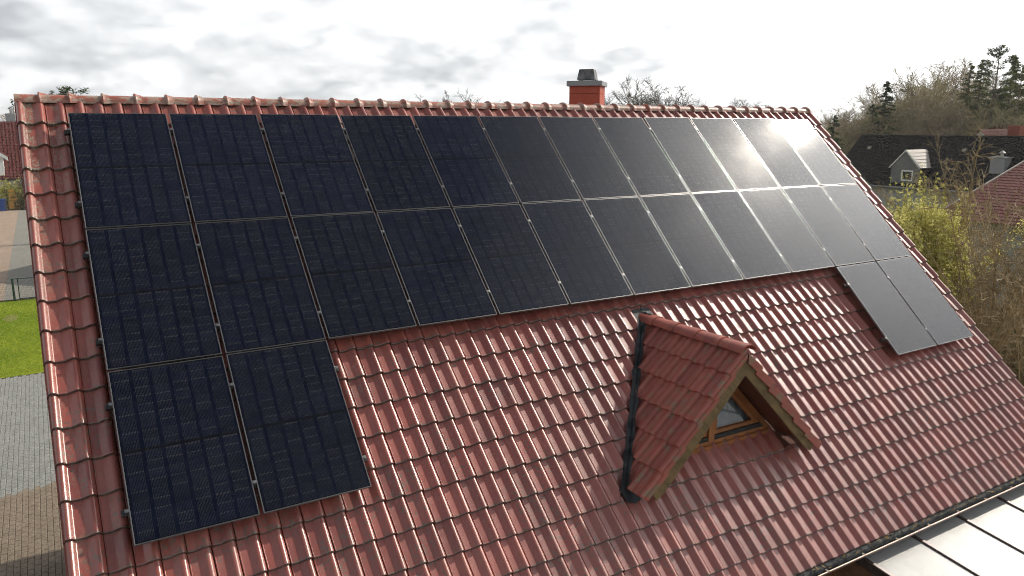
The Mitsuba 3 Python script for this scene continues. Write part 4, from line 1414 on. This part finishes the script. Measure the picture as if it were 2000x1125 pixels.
# flat roofed shed before it
k = thing('garden_shed', 'flat roofed garden shed with a pale roof and white edge behind the bushes', 'shed')
add(k + '__wall', box(31.2, 34.3, 8.5, 11.6, -.03, 2.62), 'wall_wood')
add(k + '__roof', box(30.9, 34.6, 8.2, 11.9, 2.622, 2.75), 'flat_roof')
add(k + '__roof_edge', join([box(30.85, 30.899, 8.15, 11.95, 2.60, 2.77), box(30.9, 34.6, 8.15, 8.199, 2.60, 2.77)]), 'white_paint')

# two far red roofs over the dark ridge
k = thing('far_red_house', 'far red roofed house with a brick chimney, its gable peeping over the dark roof', 'house')
fx, fy = polar(60.55, 77)
dn, ou = slope_axes(-X_, 42)
dnb, oub = slope_axes(X_, 42)
add(k + '__roof', tile_field(np.array([fx + 1.5, fy - 4.0, 7.45]), X_ * -1, *slope_axes(-Y_, 42), 5.0, 4.5), 'red_tile_far')
add(k + '__rear_roof', tile_field(np.array([fx + 1.5, fy - 4.0, 7.45]), X_ * -1, *slope_axes(Y_, 42), 5.0, 4.5), 'red_tile_far')
add(k + '__wall', prism([(fy - 6.6, -.03), (fy - 1.4, -.03), (fy - 1.4, 5.0), (fy - 4.0, 7.30), (fy - 6.6, 5.0)], 0, fx - 3.2, fx + 1.2), 'white_paint')
add(k + '__chimney', box(fx - .6, fx + .2, fy - 5.6, fy - 4.7, 5.5, 7.75), 'brick_red')
k = thing('far_red_house', 'far pinkish red tiled roof over the dark ridge at the right edge', 'house')
fx, fy = polar(63.9, 80)
add(k + '__roof', tile_field(np.array([fx, fy - 7, 7.75]), Y_, *slope_axes(-X_, 40), 9.0, 5.0), 'red_tile_far')
add(k + '__rear_roof', tile_field(np.array([fx, fy - 7, 7.75]), Y_, *slope_axes(X_, 40), 9.0, 5.0), 'red_tile_far')
add(k + '__wall', prism([(fx - 3.5, -.03), (fx + 3.5, -.03), (fx + 3.5, 4.7), (fx, 7.6), (fx - 3.5, 4.7)], 1, fy - 6.8, fy + 1.7), 'brick_red')

# red roofed house across the road on the left
k = thing('street_house', 'red roofed house across the road at the left edge, with white gable and hedge', 'house')
ly, lz = 81.9, 8.15
dn, ou = slope_axes(-Y_, 45)
add(k + '__roof', tile_field(np.array([-14.0, ly, lz]), X_, dn, ou, 22.0, 7.5, .30, .36, .05, .04), 'red_tile_far')
dn, ou = slope_axes(Y_, 45)
add(k + '__rear_roof', tile_field(np.array([-14.0, ly, lz]), X_, dn, ou, 22.0, 7.5, .6, .36, .05, .04, 2), 'red_tile_far')
add(k + '__wall', prism([(76.9, -.03), (86.9, -.03), (86.9, 2.9), (ly, lz - .2), (76.9, 2.9)], 0, -13.7, 7.7), 'white_paint')
add(k + '__gutter', tubes([[-14, 76.55, 2.8]], [[8, 76.55, 2.8]], .09, .09, 6), 'dark_rubber')
add(k + '__chimney', box(-2.55, -1.75, 82.2, 83.0, 6.5, 8.95), 'cap_metal')
add(k + '__chimney__cowl', trimesh.creation.cylinder(.16, .55, sections=10, transform=np.array([[1, 0, 0, -2.0], [0, 1, 0, 82.6], [0, 0, 1, 9.1], [0, 0, 0, 1.0]])), 'steel')
add(k + '__gable_wall', prism([(-6.5, -.03), (-3.05, -.03), (-3.05, 4.9), (-5.0, 6.5), (-6.5, 5.2)], 1, 76.86, 79.0), 'white_paint')
dn, ou = slope_axes(X_, 38)
add(k + '__gable_roof', tile_field(np.array([-5.0, 76.2, 6.7]), Y_, dn, ou, 4.5, 3.0), 'red_tile_far')
add(k + '__gable_verge', trimesh.convex.convex_hull(np.array([[x, y, z + c] for (x, z) in ((-5.0, 6.68), (-2.62, 4.82)) for y in (76.12, 76.18) for c in (.05, -.28)])), 'white_paint')
k = thing('hidden_house', 'house behind the ridge whose shadow falls across the road', 'house')  # hidden from view, added for the shadow it throws over the road
labels[k]['label'] = 'unseen house beyond our ridge, across the lawn, added to shade the road'
add(k + '__wall', box(5.5, 15, 33.0, 41.5, -.03, 4.2), 'pale_render')
add(k + '__roof', prism([(32.4, 4.0), (42.1, 4.0), (37.25, 7.2)], 0, 5.0, 15.5), 'red_tile_far')

# small things along the road
k = thing('mesh_fence', 'dark green wire mesh fence at the end of the lawn', 'fence')
fx0, fx1, fyy = -1.86, 4.2, 29.9
for x in (fx0, fx0 + 2.0, fx0 + 4.0, fx0 + 6.0):
    add(k + '__post', cbox(x - .045, x + .045, fyy - .045, fyy + .045, -.03, 1.02, .008), 'fence_green')
add(k + '__rail', box(fx0 + .046, fx1, fyy - .02, fyy + .02, .965, 1.0), 'fence_green')
add(k + '__rail', box(fx0 + .22, fx1, fyy - .02, fyy + .02, .06, .095), 'fence_green')
add(k + '__gate_stile', box(fx0 + .18, fx0 + .219, fyy - .02, fyy + .02, .06, .964), 'fence_green')
wires = [tubes([[x, fyy, .09]], [[x, fyy, .965]], .0025, .0025, 3) for x in np.arange(fx0 + .25, fx1, .05)] + [tubes([[fx0 + .2, fyy, z]], [[fx1, fyy, z]], .003, .003, 3) for z in np.arange(.15, .95, .1)]
add(k + '__wire_mesh', merge(wires), 'fence_green')
k = thing('mesh_fence', 'dark green wire mesh fence continuing to the left edge of the photo', 'fence')
wires = [tubes([[x, fyy, .05]], [[x, fyy, .9]], .0025, .0025, 3) for x in np.arange(-5.0, fx0 - .06, .05)] + [tubes([[-5.0, fyy, z]], [[fx0 - .06, fyy, z]], .003, .003, 3) for z in np.arange(.05, .95, .1)]
add(k + '__wire_mesh', merge(wires), 'fence_green')
add(k + '__post', cbox(-4.5, -4.41, fyy - .045, fyy + .045, -.03, 1.0, .008), 'fence_green')
k = thing('waste_bin', 'blue wheeled waste bin by the orange plank screen at the left edge', 'bin')
add(k + '__body', trimesh.convex.convex_hull(np.array([[x, y, z] for z, w in ((.02, .24), (1.0, .31)) for x in (-3.55 - w, -3.55 + w) for y in (75.3 - w, 75.3 + w)])), 'bin_blue')
add(k + '__lid', cbox(-3.90, -3.20, 74.95, 75.65, 1.001, 1.09, .02), 'bin_blue')
k = thing('plank_screen', 'stepped orange plank screen beside the blue bin', 'screen')
for q in range(7):
    add(k + '__plank', box(-3.05 + q * .02, -2.15 - q * .05, 76.0, 76.05, .10 + q * .26, .32 + q * .26), 'plank_orange')
add(k + '__post', box(-3.15, -3.06, 75.98, 76.07, -.03, 1.9), 'fence_wood')
k = thing('picket_fence', 'low brown picket fence before the hedge at the far left', 'fence')
for q in range(12):
    x = -2.55 + q * .19
    add(k + '__picket', prism([(x, .05), (x + .09, .05), (x + .09, .85), (x + .045, .93), (x, .85)], 1, 75.75, 75.78), 'fence_wood')
for z in (.25, .68):
    add(k + '__rail', box(-2.6, -.2, 75.782, 75.82, z, z + .07), 'fence_wood')
k = thing('hedge_shrub', 'brown leafy hedge shrub behind the picket fence', 'shrub')
rg = np.random.default_rng(66)
pp = rg.normal(0, 1, (900, 1, 3)) * [.5, .4, .75] + [-1.0, 76.3, 1.35]
scene[k] = mikit.ply(tri_faces(leaves_on(rg, pp, 5000, .10, .08)), 'hedge_brown')
k = thing('garden_bush', 'yellow green garden bush before the white wall of the street house', 'bush')
pp = rg.normal(0, 1, (900, 1, 3)) * [.7, .3, .55] + [-2.8, 76.4, 1.4]
scene[k] = mikit.ply(tri_faces(leaves_on(rg, pp, 4000, .10, .08)), 'leaf_yellow')

# ------------------------------------------------------------------ air
scene['haze_air'] = {'type': 'homogeneous', 'albedo': {'type': 'rgb', 'value': [0.95, 0.95, 0.95]}, 'sigma_t': 0.0004}
scene['haze'] = {'type': 'cube', 'to_world': T().translate([0, 0, 11.5]).scale([1600, 1600, 13.0]), 'bsdf': {'type': 'null'}, 'interior': {'type': 'ref', 'id': 'haze_air'}}
labels['haze'] = {'kind': 'stuff', 'label': 'light haze in the air', 'category': 'haze'}
scene['camera']['medium'] = {'type': 'ref', 'id': 'haze_air'}
